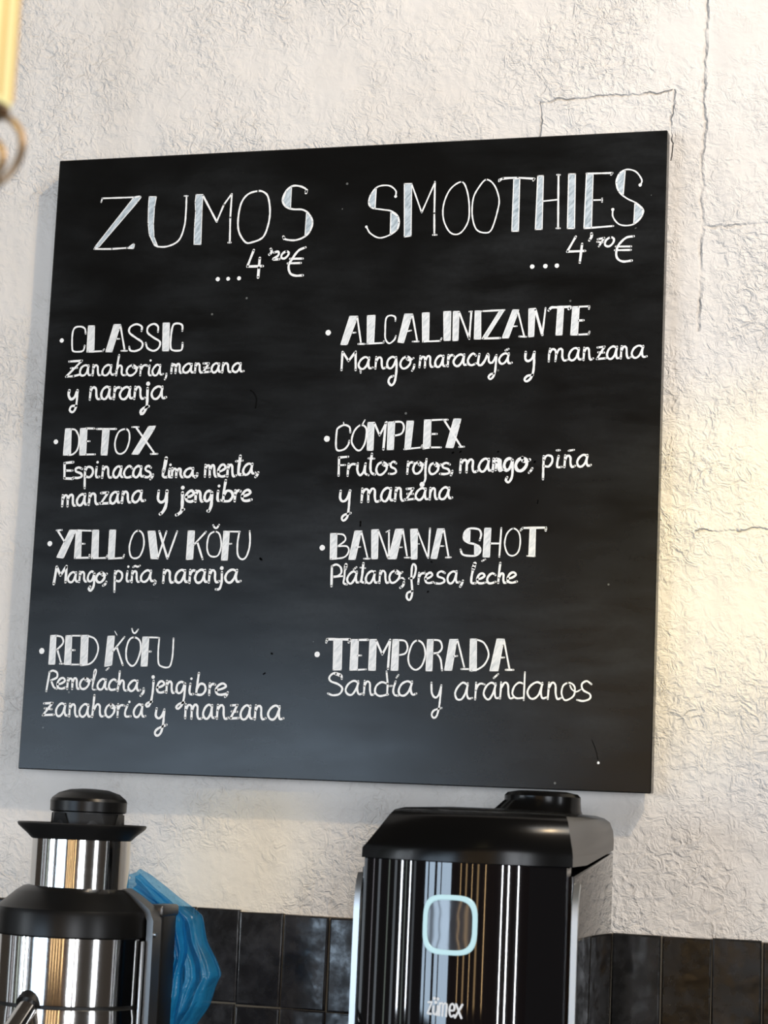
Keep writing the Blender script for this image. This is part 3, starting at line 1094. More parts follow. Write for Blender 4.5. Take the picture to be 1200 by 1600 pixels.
("line Platano, fresa, leche", """L301 4530,2650 4522,2923
S256 4522,2926 4587,2950 4650,2910 4662,2836 4610,2788 4545,2780
S421 4725,2947 4717,2895
S255 4712,2895 4708,2763 4702,2696 4749,2675
L211 4545,2773 4702,2792
S270 4886,2833 4835,2855 4780,2815 4750,2748 4772,2698 4812,2689 4852,2741 4885,2832
S270 4884,2854 4877,2759 4892,2705 4932,2713
L255 4840,2885 4875,2914
S299 4974,2971 4965,2824 4958,2721 5008,2700
L210 4934,2909 5003,2902
S269 5145,2844 5096,2863 5041,2823 5017,2757 5038,2705 5080,2696 5115,2744 5145,2841
S269 5142,2859 5138,2764 5156,2706 5193,2714
S268 5220,2866 5215,2787 5214,2703
S268 5216,2801 5250,2868 5288,2845 5298,2754 5318,2702 5357,2722
S267 5433,2878 5375,2842 5352,2773 5381,2708 5436,2716 5491,2779 5483,2851 5436,2877
S267 5441,2840 5484,2826 5531,2853
S208 5505,2768 5539,2774 5566,2750
S326 5560,2713 5551,2669 5515,2640
S266 5634,2768 5697,2784 5722,2904 5697,2962 5668,2940 5664,2772 5684,2569 5653,2474 5611,2502 5616,2568 5682,2595
S266 5769,2843 5768,2772 5763,2698
S266 5766,2774 5793,2825 5826,2842 5860,2835
S266 5866,2763 5915,2781 5957,2816 5934,2850 5891,2835 5860,2779 5874,2718 5919,2707 5972,2721
S265 6130,2846 6081,2869 6034,2842 6037,2799 6112,2772 6129,2731 6071,2702 5999,2707
S264 6293,2853 6248,2870 6193,2835 6170,2772 6188,2715 6228,2707 6266,2756 6294,2846
S264 6292,2872 6287,2774 6301,2720 6339,2728
S293 6385,2744 6375,2707 6351,2664
S468 6542,2977 6524,2911
S292 6520,2897 6502,2781 6508,2716 6561,2712
S277 6587,2764 6639,2779 6684,2814 6658,2846 6614,2834 6582,2773 6595,2722 6642,2711 6699,2723
S276 6831,2826 6792,2850 6746,2820 6721,2768 6738,2719 6781,2714 6834,2734
S276 6894,2990 6882,2854 6875,2720
S276 6880,2781 6913,2847 6943,2835 6944,2762 6959,2721 6992,2731
S276 7007,2779 7064,2794 7114,2831 7085,2864 7036,2848 7002,2788 7016,2738 7064,2724 7130,2741"""),
("name RED KOFU", """D429 249,1673
F127 372,1896 456,1901 465,1489 371,1486
S238 452,1897 548,1873 570,1790 483,1697
L253 488,1698 563,1505
L221 542,1497 596,1498
F127 609,1897 699,1902 712,1490 613,1488
L221 691,1899 840,1901
L237 698,1694 759,1695
L221 712,1490 849,1493
F126 848,1905 954,1910 963,1493 857,1490
S221 938,1903 1056,1860 1117,1740 1090,1601 1007,1509 869,1482
F125 1253,1900 1355,1906 1339,1496 1233,1474
L235 1342,1687 1507,1895
L250 1398,1756 1508,1500
S219 1262,1424 1296,1455
L110 1355,1974 1392,1919
C234 1657,1894 1582,1852 1547,1719 1565,1569 1643,1491 1712,1542 1763,1708 1744,1843
S219 1613,2013 1636,1961 1669,1955 1708,2004
F124 1786,1900 1878,1902 1877,1493 1785,1491
L202 1867,1897 2023,1896
L217 1879,1698 1923,1699
S217 2036,1890 2032,1698 2048,1534 2102,1491 2182,1481 2228,1516 2251,1658 2250,1889"""),
("line Remolacha, jengibre, zanahoria y manzana", """L268 360,1104 393,1377
S269 390,1374 438,1398 506,1372 511,1304 423,1260
S268 424,1257 471,1167 518,1144
S284 531,1207 590,1221 639,1261 609,1298 560,1280 525,1222 543,1160 595,1146 659,1165
S283 682,1295 682,1225 681,1145
S283 683,1237 712,1290 745,1282 755,1226 757,1146
S283 755,1232 783,1298 816,1283 825,1198 841,1151 879,1159
S282 950,1305 894,1271 872,1206 902,1153 958,1157 1007,1214 1000,1283 950,1304
S282 957,1272 998,1256 1044,1283
S188 1078,1257 1076,1385 1095,1432 1111,1401 1091,1303 1070,1190 1076,1146 1125,1144
L204 1076,1378 1066,1167
S281 1265,1274 1219,1299 1165,1260 1141,1202 1161,1156 1204,1149 1237,1189 1263,1274
S281 1266,1290 1259,1205 1275,1157 1313,1164
S280 1430,1269 1389,1297 1340,1268 1316,1204 1337,1154 1381,1149 1436,1163
S280 1470,1409 1463,1267 1455,1139
S280 1465,1204 1504,1283 1537,1269 1544,1187 1559,1146 1600,1148
S279 1747,1269 1696,1291 1642,1257 1611,1199 1638,1146 1678,1142 1719,1186 1747,1268
S279 1746,1286 1740,1202 1759,1150 1794,1157
S309 1845,1179 1844,1127 1807,1078
D263 1978,1342
S293 1989,1291 1982,1101 1956,963 1913,928 1892,952 1926,983 1981,999
L284 338,930 469,940 333,764 501,776
L284 355,861 463,852
S283 669,915 613,939 557,898 531,830 551,765 597,761 639,812 666,907
S283 668,931 663,830 684,772 722,778
S282 739,936 740,848 740,759
S282 741,865 778,928 816,912 825,814 849,759 890,772
S281 1026,914 973,939 916,896 892,830 915,771 956,760 1000,810 1025,912
S281 1022,930 1019,831 1039,766 1079,777
S297 1106,1066 1098,898 1091,763
S281 1105,852 1152,937 1197,920 1204,826 1227,773 1276,782
S280 1363,947 1309,913 1287,837 1319,772 1369,774 1421,841 1413,920 1364,949
S280 1368,908 1409,890 1453,920
S279 1475,949 1476,858 1476,774
S279 1475,860 1500,922 1536,939 1571,931
S279 1619,942 1588,852 1600,785 1673,787
D186 1642,987
S278 1845,933 1795,957 1742,915 1716,847 1738,786 1781,780 1819,834 1844,931
S278 1842,953 1839,853 1857,790 1894,797
S293 2052,1199 2104,1212 2151,1247 2123,1286 2076,1274 2047,1207 2061,1142 2110,1129 2168,1146
S293 2190,1292 2190,1206 2189,1132
S292 2188,1227 2224,1285 2259,1267 2267,1175 2287,1128 2322,1142
S291 2451,1271 2405,1286 2356,1258 2337,1193 2357,1134 2396,1132 2430,1174 2455,1262
S291 2464,1261 2459,1083 2434,972 2381,911 2349,932 2389,978 2464,1002
S291 2541,1262 2533,1161 2548,1117 2591,1120
D181 2552,1333
S291 2659,1415 2644,1253 2635,1124
S290 2641,1191 2684,1262 2748,1255 2770,1187 2737,1129 2690,1112 2634,1121
S290 2828,1274 2828,1192 2828,1116
S290 2825,1196 2848,1250 2876,1269 2908,1259
S289 2930,1183 3003,1201 3069,1238 3031,1277 2969,1258 2923,1198 2943,1135 3007,1122 3088,1141
S319 3098,1156 3089,1126 3065,1096
S308 2059,907 2052,806 2099,770 2145,808 2175,891
S292 2175,895 2168,691 2141,571 2091,530 2054,561 2085,621 2220,685
S291 2491,974 2491,876 2492,785
S290 2495,895 2529,967 2574,954 2583,882 2585,781
S290 2586,887 2621,971 2664,955 2670,838 2694,781 2740,793
S289 2883,953 2833,980 2781,938 2754,855 2777,798 2816,784 2858,839 2882,953
S289 2883,975 2880,866 2898,801 2936,809
S289 2966,980 2962,884 2962,792
S288 2961,901 3006,975 3048,958 3058,845 3081,792 3128,808
L288 3159,979 3252,987 3160,800 3278,809
L288 3174,897 3252,894
S287 3443,958 3390,988 3333,943 3305,865 3326,801 3373,794 3416,848 3444,960
S287 3443,983 3437,870 3455,808 3497,815
S286 3523,989 3519,891 3516,798
S286 3518,910 3557,982 3599,963 3607,855 3628,800 3672,817
S285 3868,966 3808,995 3737,949 3705,874 3734,814 3785,803 3831,853 3870,965
S285 3867,986 3862,882 3880,812 3930,823"""),
("name TEMPORADA", """D389 4372,1709
L299 4494,1876 4505,1919 4831,1922 4815,1882
F119 4600,1913 4719,1919 4727,1505 4610,1500
F119 4851,1922 4953,1924 4954,1510 4849,1502
L267 4943,1917 5087,1922
L208 4945,1706 5003,1707
L222 4954,1510 5078,1520
F119 5114,1927 5207,1929 5212,1509 5115,1508
L266 5205,1914 5300,1728 5401,1928
L280 5401,1925 5388,1534
F118 5441,1933 5524,1935 5530,1517 5431,1515
S221 5516,1928 5615,1912 5651,1829 5622,1749 5530,1721
C220 5786,1925 5714,1873 5668,1714 5689,1592 5773,1529 5860,1588 5903,1740 5867,1876
F117 5924,1942 6005,1944 6005,1520 5920,1518
S234 6005,1939 6099,1924 6132,1838 6091,1773 6007,1754
S234 6062,1755 6117,1680 6145,1530
F117 6236,1948 6346,1950 6324,1871 6278,1534 6179,1532
L218 6343,1946 6454,1565
L217 6410,1553 6523,1556
L218 6293,1719 6348,1728
F116 6519,1960 6605,1959 6619,1536 6526,1531
S217 6600,1956 6712,1907 6779,1765 6737,1636 6652,1563 6551,1532
F115 6886,1967 6988,1966 6969,1883 6916,1540 6804,1538
L216 6981,1958 7071,1565
L230 7020,1557 7125,1559
L216 6942,1717 6994,1721"""),
("line Sandia y arandanos", """S252 4740,1382 4727,1435 4630,1459 4564,1407 4582,1349 4694,1308 4754,1252 4720,1179 4630,1157 4552,1179
S357 4645,1452 4723,1425
S251 4977,1337 4915,1360 4839,1316 4802,1237 4830,1180 4889,1170 4937,1226 4980,1333
S251 4976,1357 4968,1244 4993,1181 5043,1191
S251 5066,1363 5066,1265 5062,1176
S251 5063,1288 5101,1356 5141,1335 5149,1236 5170,1175 5209,1189
S249 5404,1189 5288,1164 5222,1213 5236,1300 5309,1352 5385,1332
L235 5370,1498 5393,1333 5392,1181
S220 5420,1302 5462,1306
S249 5504,1367 5476,1248 5497,1184 5550,1175
L235 5514,1419 5539,1454
S263 5731,1352 5665,1372 5588,1330 5552,1246 5576,1186 5636,1181 5693,1239 5735,1351
S263 5733,1370 5719,1263 5747,1195 5799,1209
S248 6004,1362 6017,1219 6067,1163 6114,1207 6143,1329
S232 6143,1329 6127,1065 6096,921 6053,892 6026,934 6056,992 6158,1027
S246 6511,1339 6442,1373 6374,1314 6338,1229 6363,1154 6422,1147 6470,1212 6510,1341
S246 6507,1366 6499,1239 6524,1164 6574,1171
S245 6621,1377 6620,1268 6616,1153
S245 6618,1268 6652,1347 6693,1367 6736,1356
S244 6891,1353 6830,1381 6764,1332 6730,1240 6760,1174 6806,1159 6852,1228 6893,1353
S244 6888,1373 6881,1250 6902,1178 6949,1187
L245 6861,1444 6918,1498
S244 6963,1388 6962,1280 6956,1173
S244 6960,1300 7012,1386 7057,1359 7069,1243 7093,1180 7147,1194
S229 7270,1378 7205,1391 7142,1333 7123,1240 7176,1185 7277,1192
L215 7282,1532 7278,1160
S242 7525,1374 7449,1403 7365,1354 7325,1269 7358,1195 7416,1184 7479,1243 7521,1373
S242 7523,1396 7507,1273 7530,1194 7592,1209
S242 7613,1402 7608,1293 7602,1184
S242 7609,1316 7654,1401 7699,1372 7707,1255 7732,1188 7782,1204
C212 7866,1404 7803,1363 7785,1264 7823,1181 7880,1185 7950,1241 7961,1339 7924,1392
S170 7896,1373 7919,1324 7977,1290 8040,1320
S225 8180,1394 8115,1434 8052,1390 8073,1314 8163,1263 8164,1204 8080,1171 7994,1183"""),
("scratch", """S156 3196,5411 3246,5372 3290,5287 3282,5157
S84 8209,662 8262,538 8294,415
D181 8302,371
S211 4904,3546 4903,3487
S206 5907,2593 5900,2586
S177 5928,3001 5943,2994
S276 3471,3026 3491,3007
S208 6166,4493 6184,4505
S208 6271,4504 6288,4519
S177 6800,4503 6814,4512
S212 3708,1710 3719,1703
S181 3607,1421 3629,1436
S234 7311,4358 7325,4373
S145 7374,3799 7381,3842"""),
]

# ================================================================== THE SETTING
YW = 0.035                                # painted face of the wall; the chalkboard's face is y = 0


def value_noise(X, Z, freq, seed):
    g = np.random.RandomState(seed).rand(64, 64)
    a, b = X * freq, Z * freq
    i, j = np.floor(a).astype(int), np.floor(b).astype(int)
    u, v = a - i, b - j
    u, v = u * u * (3 - 2 * u), v * v * (3 - 2 * v)
    G = lambda p, q: g[p % 64, q % 64]
    return (G(i, j) * (1 - u) + G(i + 1, j) * u) * (1 - v) + (G(i, j + 1) * (1 - u) + G(i + 1, j + 1) * u) * v


x0, x1, zz0, zz1, st = -1.6, 2.4, 0.0, 3.6, 0.01
nx, nz = int((x1 - x0) / st) + 1, int((zz1 - zz0) / st) + 1
gx, gz = np.meshgrid(np.linspace(x0, x1, nx), np.linspace(zz0, zz1, nz))
h = 0.0022 * (value_noise(gx, gz, 7, 1) - .5) + 0.0016 * (value_noise(gx, gz, 19, 2) - .5) + 0.0009 * (value_noise(gx, gz, 46, 3) - .5)
# wide shallow joint between the plastered blocks
h -= 0.0018 * np.exp(-((gx - 0.955) / 0.012) ** 2) * (gz > Z0 + 0.55)
co = np.stack([gx, YW - h, gz], -1).reshape(-1, 3)
idx = np.arange(nx * nz).reshape(nz, nx)
q = np.stack([idx[:-1, :-1], idx[:-1, 1:], idx[1:, 1:], idx[1:, :-1]], -1).reshape(-1, 4)
nb = len(co)
back = [(x0, YW + 0.15, zz0), (x1, YW + 0.15, zz0), (x1, YW + 0.15, zz1), (x0, YW + 0.15, zz1)]
wall = mesh_obj('wall_back', list(map(tuple, co)) + back, list(map(tuple, q.tolist())) + [(nb, nb + 3, nb + 2, nb + 1)], PLASTER, smooth=True)
tag(wall, kind='structure')
tag(mesh_obj('floor', [(-3.6, -6.4, 0), (4.6, -6.4, 0), (4.6, 0.2, 0), (-3.6, 0.2, 0)], [(0, 1, 2, 3)], FLOORM), kind='structure')
tag(box('wall_front', (-3.6, 4.6, -6.5, -6.3, 0, 3.6), WOOD), kind='structure')

# glazed tiles of the splashback, each one a piece of the wall
PITCH, TW, ROW, TH = 0.0644, 0.0622, 0.1265, 0.1240
TOP = Z0 - 0.181
ZC = Z0 - 0.5                             # worktop height
box('grout', (-0.62, 1.45, YW - 0.0045, YW + 0.004, ZC, TOP - 0.001), GROUT, wall)


def tile_mesh(seed):
    r = random.Random(seed)
    bm = bmesh.new()
    bm_box(bm, -TW / 2, TW / 2, -0.009, 0, -TH, 0)
    es = [e for e in bm.edges if all(v.co.y < -0.005 for v in e.verts)]
    bmesh.ops.bevel(bm, geom=es, offset=0.0022, segments=2, affect='EDGES', profile=0.5)
    for v in bm.verts:                    # handmade edge
        v.co.x += r.uniform(-.0005, .0005)
        v.co.z += r.uniform(-.0005, .0005)
        if v.co.y < -0.007:
            v.co.y += r.uniform(-.0006, .0006)
    bmesh.ops.recalc_face_normals(bm, faces=bm.faces)
    me = bpy.data.meshes.new('tile')
    bm.to_mesh(me)
    bm.free()
    return me


variants = []
for s in range(9):
    me = tile_mesh(s)
    me.materials.append(TILES_M[s % 3])
    variants.append(me)
x_joint = 0.9146
for row in range(3):
    for k in range(-23, 8):
        xc = x_joint + PITCH * (k + 0.5)
        left = xc < 0.6
        pick = R.choice([1, 2, 2, 4, 5, 8] if left else [0, 3, 6, 0, 3, 7])
        o = bpy.data.objects.new('tile', variants[pick])
        COL.objects.link(o)
        o.parent = wall
        zt = TOP - row * ROW + R.uniform(-.0010, .0010) + (R.choice((0, 0.002, -0.001)) if row == 0 else 0)
        if row == 2:
            o.scale.z = 0.99
        o.location = (xc + R.uniform(-.0006, .0006), YW - 0.0005 + R.uniform(0, .0006), zt)
        o.rotation_euler = (R.uniform(-.008, .008), R.uniform(-.006, .006), R.uniform(-.012, .012))

# counter (below the picture)
ct = empty('counter', (0.45, -0.3, 0), 'dark counter along the tiled wall, carrying both juice machines', 'counter')
box('worktop', (-1.3, 2.2, -0.66, YW - 0.012, ZC - 0.035, ZC), STONE, ct, 0.004)
box('cabinet_body', (-1.28, 2.18, -0.62, YW - 0.015, 0.0, ZC - 0.035), CABINET, ct)

# ================================================================== CHALKBOARD
bd = empty('chalkboard', (0.45, 0.01, Z0), 'large square black menu board lettered in white chalk, on the rough wall', 'chalkboard')
BH = 0.8922
box('board_panel', (0, 0.9, 0.0, 0.021, Z0, Z0 + BH), BOARD, bd, 0.0012, 1)
for zc in (Z0 + 0.14, Z0 + 0.74):
    box('batten', (0.06, 0.84, 0.021, YW - 0.002, zc - 0.02, zc + 0.02), CABINET, bd)


def on_board(x, z, hh):
    return (x, -hh, Z0 + z)


TEXT = {'heading ZUMOS blue': 'white chalk heading ZUMOS with blue-grey filled strokes',
        'heading SMOOTHIES blue': 'white chalk heading SMOOTHIES with blue-grey filled strokes',
        "price 4'20": "white chalk price 4'20 euro", "price 4'70": "white chalk price 4'70 euro",
        'scratch': 'dark chips in the board paint'}
for name, data in LETTERING:
    s = Strokes(on_board)
    if name == 'scratch':
        for ln in data.split('\n'):
            s = Strokes(on_board)
            tk = ln.split()
            s.stroke(tk[0][0], float(tk[0][1:]) * 1e-5, [tuple(float(c) * 1e-4 for c in p.split(',')) for p in tk[1:]])
            s.build('paint_chip' if tk[0][0] != 'D' else 'chalk_dot', [BLACK_MARK if tk[0][0] != 'D' else CHALK], bd)
        continue
    for ln in data.split('\n'):
        tk = ln.split()
        pts = [tuple(float(c) * 1e-4 for c in p.split(',')) for p in tk[1:]]
        s.stroke(tk[0][0], float(tk[0][1:]) * 1e-5, pts)
    if 'blue' in name:
        o = s.build('chalk_heading', [CHALK, FILL_BLUE], bd)
    elif name.startswith('name'):
        o = s.build('chalk_drink_name', [CHALK, FILL_WHITE], bd)
    elif name.startswith('price'):
        o = s.build('chalk_price', [CHALK], bd)
    else:
        o = s.build('chalk_ingredients', [CHALK], bd)
    kind, _, words = name.partition(' ')
    o['label'] = TEXT.get(name, {'name': 'white chalk drink name ', 'line': 'thin white chalk script listing '}.get(kind, '') + words)

# ================================================================== ORANGE JUICE MACHINE (right)
mc = empty('juice_machine', (0.7365, -0.2, ZC), 'glossy black automatic citrus juicer with a lit rounded-square button, right on the counter', 'juicer')
XL, XR, XM = 0.6085, 0.8640, 0.7365


def panel_y(x):
    u = (x - XM) / 0.1215
    return -0.325 - 0.037 * (1 - u * u)


prism('body', [(-0.312, ZC + 0.02), (-0.060, ZC + 0.02), (-0.060, Z0 - 0.0765), (-0.312, Z0 - 0.1035)], XL, XR, GLOSS, mc, 0.003)
box('base', (XL + 0.006, XR - 0.006, -0.33, -0.07, ZC, ZC + 0.022), MATT, mc, 0.004)


def hood_ring(f, zt, xlf, xrf, yf, bulge, xlr, xrr, yb, n=18, m=6):
    """closed outline at height fraction f; its lower rim rises from front to back"""
    def zz(y, side=False):
        u = min(1, max(0, (y + 0.325) / 0.265))
        zb = Z0 - 0.0995 + 0.0255 * u if side else Z0 - 0.0925
        return zb + (zt - zb) * f
    pts = []
    c, hw = (xlf + xrf) / 2, (xrf - xlf) / 2
    for k in range(n + 1):
        u = -1 + 2 * k / n
        y = yf - bulge * (1 - u * u)
        pts.append((c + hw * u, y, zz(yf)))
    for side in (1, -1):
        a_, b_ = (xrf, xrr) if side > 0 else (xlf, xlr)
        rr = []
        for k in range(1, m + 1):
            u = k / m
            y = yf + (yb - yf) * u
            rr.append((a_ + (b_ - a_) * min(1, u * 1.6), y, zz(y, True)))
        pts += rr if side > 0 else list(reversed(rr))
    return pts


loft('hood', [hood_ring(0.0, Z0 - .03, 0.6115, 0.8640, -0.325, 0.036, 0.611, 0.8640, -0.062),
              hood_ring(0.18, Z0 - .03, 0.6118, 0.8640, -0.325, 0.036, 0.611, 0.8640, -0.060),
              hood_ring(0.30, Z0 - .03, 0.6180, 0.8630, -0.324, 0.036, 0.612, 0.8638, -0.060),
              hood_ring(0.60, Z0 - .0335, 0.6300, 0.8590, -0.320, 0.034, 0.620, 0.8632, -0.063),
              hood_ring(0.86, Z0 - .0335, 0.6400, 0.8550, -0.314, 0.031, 0.630, 0.8615, -0.078),
              hood_ring(0.97, Z0 - .0335, 0.6440, 0.8510, -0.306, 0.029, 0.634, 0.8580, -0.098),
              hood_ring(1.0, Z0 - .0320, 0.6520, 0.8440, -0.290, 0.025, 0.644, 0.8500, -0.115),
              hood_ring(1.0, Z0 - .0290, 0.7000, 0.8000, -0.250, 0.010, 0.700, 0.8000, -0.160)], HOOD, mc, angle=30)
# curved front panel
NX = 40
front, rear = [], []
for k in range(NX + 1):
    x = 0.6155 + (0.8575 - 0.6155) * k / NX
    front.append((x, panel_y(x)))
prof = front + [(0.8575, -0.300), (0.6155, -0.300)]
loft('front_panel', [[(x, y, ZC + 0.024) for x, y in prof], [(x, y, Z0 - 0.0935) for x, y in prof],
                     [(x, y + (0.002 if y < -0.31 else 0), Z0 - 0.0915) for x, y in prof]], GLOSS, mc, angle=30)
for sx, label in ((0.6062, 'left'), (0.8668, 'right')):
    pts = [(sx, -0.306, Z0 - 0.112), (sx, -0.312, Z0 - 0.122), (sx, -0.3155, Z0 - 0.136), (sx, -0.3165, Z0 - 0.155), (sx, -0.3165, ZC + 0.01)]
    tube('side_trim', pts, 0.004, SILVER, mc, flat=(0.0036, 0.0026))

# lit button: rounded square ring and its face
def superell(a, b, n, k, e=3.6):
    t = 2 * math.pi * k / n
    c, s = math.cos(t), math.sin(t)
    return a * math.copysign(abs(c) ** (2 / e), c), b * math.copysign(abs(s) ** (2 / e), s)


BX, BZ, HA, HB = 0.7310, Z0 - 0.1635, 0.0322, 0.0338
rings = []
N = 72
for (f, dy) in ((1.0, 0.0), (1.0, 0.0022), (0.97, 0.0032), (0.86, 0.0032), (0.83, 0.0022), (0.83, 0.0)):
    rings.append([(BX + superell(HA * f, HB * f, N, k)[0], panel_y(BX + superell(HA * f, HB * f, N, k)[0]) - dy, BZ + superell(HA * f, HB * f, N, k)[1]) for k in range(N)])
loft('button_ring', rings, RING, mc, cap=False)
face = [[(BX + superell(HA * f, HB * f, N, k)[0], panel_y(BX + superell(HA * f, HB * f, N, k)[0]) - dy, BZ + superell(HA * f, HB * f, N, k)[1]) for k in range(N)]
        for f, dy in ((0.83, 0.0), (0.83, 0.0012), (0.5, 0.0012), (0.1, 0.0012))]
loft('button_face', face, GLASSY, mc)

# maker's lettering under the button: written on the curved panel (7.5 units per 0.77 mm)
LOGO = """L20 385,352 428,348 382,472 425,478
S22 450,395 446,450 458,478 480,482 492,450
L22 500,390 494,485
L20 522,355 518,490
S20 522,375 545,352 560,365 556,492
S20 562,375 585,352 602,368 598,495
S20 640,430 685,428 690,385 665,358 640,385 636,455 655,498 690,480
L22 708,362 772,508
L22 778,365 700,505
D18 455,308
D18 498,312
D19 473,350"""
s = Strokes(lambda x, z, hh: (x, panel_y(x) - hh, z))
LX, LZ, U = 0.7085, Z0 - 0.2510, 0.0001027
for ln in LOGO.split('\n'):
    tk = ln.split()
    w = float(tk[0][1:]) * U
    pts = [(LX + (float(p.split(',')[0]) - 380) * U, LZ - (float(p.split(',')[1]) - 350) * U - (float(p.split(',')[0]) - 380) * U * -0.03) for p in tk[1:]]
    s.stroke(tk[0][0], w, pts)
tag(s.build('maker_lettering', [PRINT], mc), 'white printed lettering on the glossy front')

# feed hopper lid on the top rear
lid = []
for (a, b, z, dx) in ((0.059, 0.046, -0.040, .003), (0.059, 0.046, -0.034, .003), (0.054, 0.043, -0.027, 0.005), (0.048, 0.040, -0.017, 0.010), (0.048, 0.040, -0.011, 0.010), (0.044, 0.037, -0.007, 0.010), (0.030, 0.026, -0.0045, 0.010)):
    lid.append([(0.775 + dx + a * math.cos(t), -0.130 + b * math.sin(t), Z0 + z) for t in (2 * math.pi * k / 40 for k in range(40))])
loft('hopper_lid', lid, HOOD, mc, angle=28)

# ================================================================== CENTRIFUGAL JUICER (left)
CX, CY = 0.2300, -0.28
jc = empty('centrifugal_juicer', (CX, CY, ZC), 'polished steel juice extractor with black lid, feed tube and pusher, left on the counter', 'juicer')
Z = lambda v: Z0 + v
lathe('pusher_cap', [(0.0455, Z(-.0555)), (0.0475, Z(-.0540)), (0.0478, Z(-.0420)), (0.0462, Z(-.0385)), (0.0380, Z(-.0320)), (0.0240, Z(-.0275)), (0.0080, Z(-.0262))], CX + .008, CY, SATIN, jc, angle=22)
lathe('pusher_neck', [(0.0435, Z(-.075)), (0.0435, Z(-.0556))], CX + .008, CY, MATT, jc)
# raised trapezoid grips round the neck
for k in range(6):
    a0 = math.radians(-118 + 60 * k)
    rr = []
    for (da, z) in ((-20, -.0705), (20, -.0705), (13, -.0570), (-13, -.0570)):
        a = a0 + math.radians(da)
        rr.append((a, z))
    ring0 = [(CX + .008 + 0.0432 * math.cos(a), CY + 0.0432 * math.sin(a), Z(z)) for a, z in rr]
    ring1 = [(CX + .008 + 0.0456 * math.cos(a), CY + 0.0456 * math.sin(a), Z(z)) for a, z in rr]
    loft('grip_rib', [ring0, ring1], MATT, jc)
lathe('hopper_plate', [(0.060, Z(-.0900)), (0.0625, Z(-.0885)), (0.0680, Z(-.0830)), (0.0790, Z(-.0740)), (0.0805, Z(-.0705)), (0.0790, Z(-.0695)), (0.0640, Z(-.0740)), (0.040, Z(-.0740))], CX + .001, CY, MATT, jc, angle=30)
lathe('feed_tube', [(0.0612, Z(-.160)), (0.0612, Z(-.0890))], CX + .002, CY, STEEL, jc)
lathe('lid', [(0.0970, Z(-.2060)), (0.0990, Z(-.2040)), (0.0985, Z(-.1790)), (0.0965, Z(-.1730)), (0.0900, Z(-.1680)), (0.0740, Z(-.1540)), (0.0650, Z(-.1480)), (0.0560, Z(-.1460))], CX - .002, CY, SATIN, jc, angle=25)
lathe('bowl', [(0.094, Z(-.2870)), (0.0965, Z(-.2850)), (0.0968, Z(-.2055))], CX - .002, CY, STEEL, jc)
lathe('motor_base', [(0.100, ZC), (0.101, ZC + .01), (0.0975, Z(-.30)), (0.0965, Z(-.2900)), (0.093, Z(-.2880))], CX - .002, CY, STEEL, jc)
lathe('seam_ring', [(0.0955, Z(-.2895)), (0.0955, Z(-.2850))], CX - .002, CY, MATT, jc)
# spout, tilted down to the front left
a = math.radians(-97)
dx, dy = math.cos(a), math.sin(a)
sp0 = Vector((CX + dx * 0.085, CY + dy * 0.085, Z(-.2800)))
sp1 = Vector((CX + dx * 0.145, CY + dy * 0.145, Z(-.3300)))
ax = (sp1 - sp0)
tube('spout', [sp0, sp0 + ax * .5, sp1], 0.0125, STEEL, jc, 24)
tube('spout_tip', [sp0 + ax * .82, sp1 + ax * .12], 0.0150, MATT, jc, 24)
tube('spout_shade_collar', [sp0 - ax * .1, sp0 + ax * .16], 0.0165, MATT, jc, 24)  # matt black ring stands in for the dark shadow round the spout's root
# clamp arm: over the lid, then straight down the right side
tube('clamp_arm', [(CX + .060, CY + .010, Z(-.1500)), (CX + .076, CY + .008, Z(-.1585)), (CX + .090, CY + .006, Z(-.1670)), (CX + .099, CY + .005, Z(-.1740)), (CX + .1035, CY + .004, Z(-.1840)), (CX + .1040, CY + .004, Z(-.26)), (CX + .1040, CY + .004, ZC + .06)],
     0.004, GREY, jc, flat=(0.0042, 0.0130))
tube('clamp_pin', [(CX + .106, CY - .004, Z(-.200)), (CX + .111, CY - .004, Z(-.200))], 0.0032, SILVER, jc)
box('side_rail', (CX + .0965, CX + .0995, CY - .018, CY - .012, ZC + .02, Z(-.2080)), SILVER, jc, 0.0008)
box('pulp_chute', (CX + .085, CX + .107, CY + .022, CY + .072, ZC + .03, Z(-.1700)), MATT, jc, 0.006, 3)
box('chute_rim', (CX + .085, CX + .1085, CY + .019, CY + .074, Z(-.1800), Z(-.1650)), GREY, jc, 0.004, 3)

# ================================================================== BLUE BAG
def lerp_path(P, t):
    P = [Vector(p) for p in P]
    L = [0]
    for a_, b_ in zip(P[:-1], P[1:]):
        L.append(L[-1] + (b_ - a_).length)
    d = t * L[-1]
    for i in range(len(P) - 1):
        if d <= L[i + 1] + 1e-9:
            u = (d - L[i]) / max(1e-9, L[i + 1] - L[i])
            return P[i].lerp(P[i + 1], u)
    return P[-1]


def film(name, A, B, y0, nu, nv, amp, folds, seed, parent, bow=0.0, yslope=0.0):
    r = random.Random(seed)
    ph = [r.uniform(0, 6.28) for _ in range(6)]
    vs_, fs = [], []
    for i in range(nv + 1):
        v = i / nv
        a_, b_ = lerp_path(A, v), lerp_path(B, v)
        for j in range(nu + 1):
            u = j / nu
            p = a_.lerp(b_, u)
            f = math.sin(u * folds * 6.28 + ph[0] + 1.5 * math.sin(v * 4 + ph[1])) + .5 * math.sin(u * folds * 13 + ph[2] + v * 3) + .4 * math.sin(v * 17 + u * 6 + ph[3])
            y = y0 + yslope * v + amp * f - bow * math.sin(math.pi * u)
            vs_.append((p.x + .0012 * math.sin(v * 40 + ph[4]), y, Z0 + p.y + .001 * math.sin(v * 23 + u * 9 + ph[5])))
    for i in range(nv):
        for j in range(nu):
            q_ = i * (nu + 1) + j
            fs.append((q_, q_ + 1, q_ + nu + 2, q_ + nu + 1))
    return mesh_obj(name, vs_, fs, BAG, parent, smooth=True)


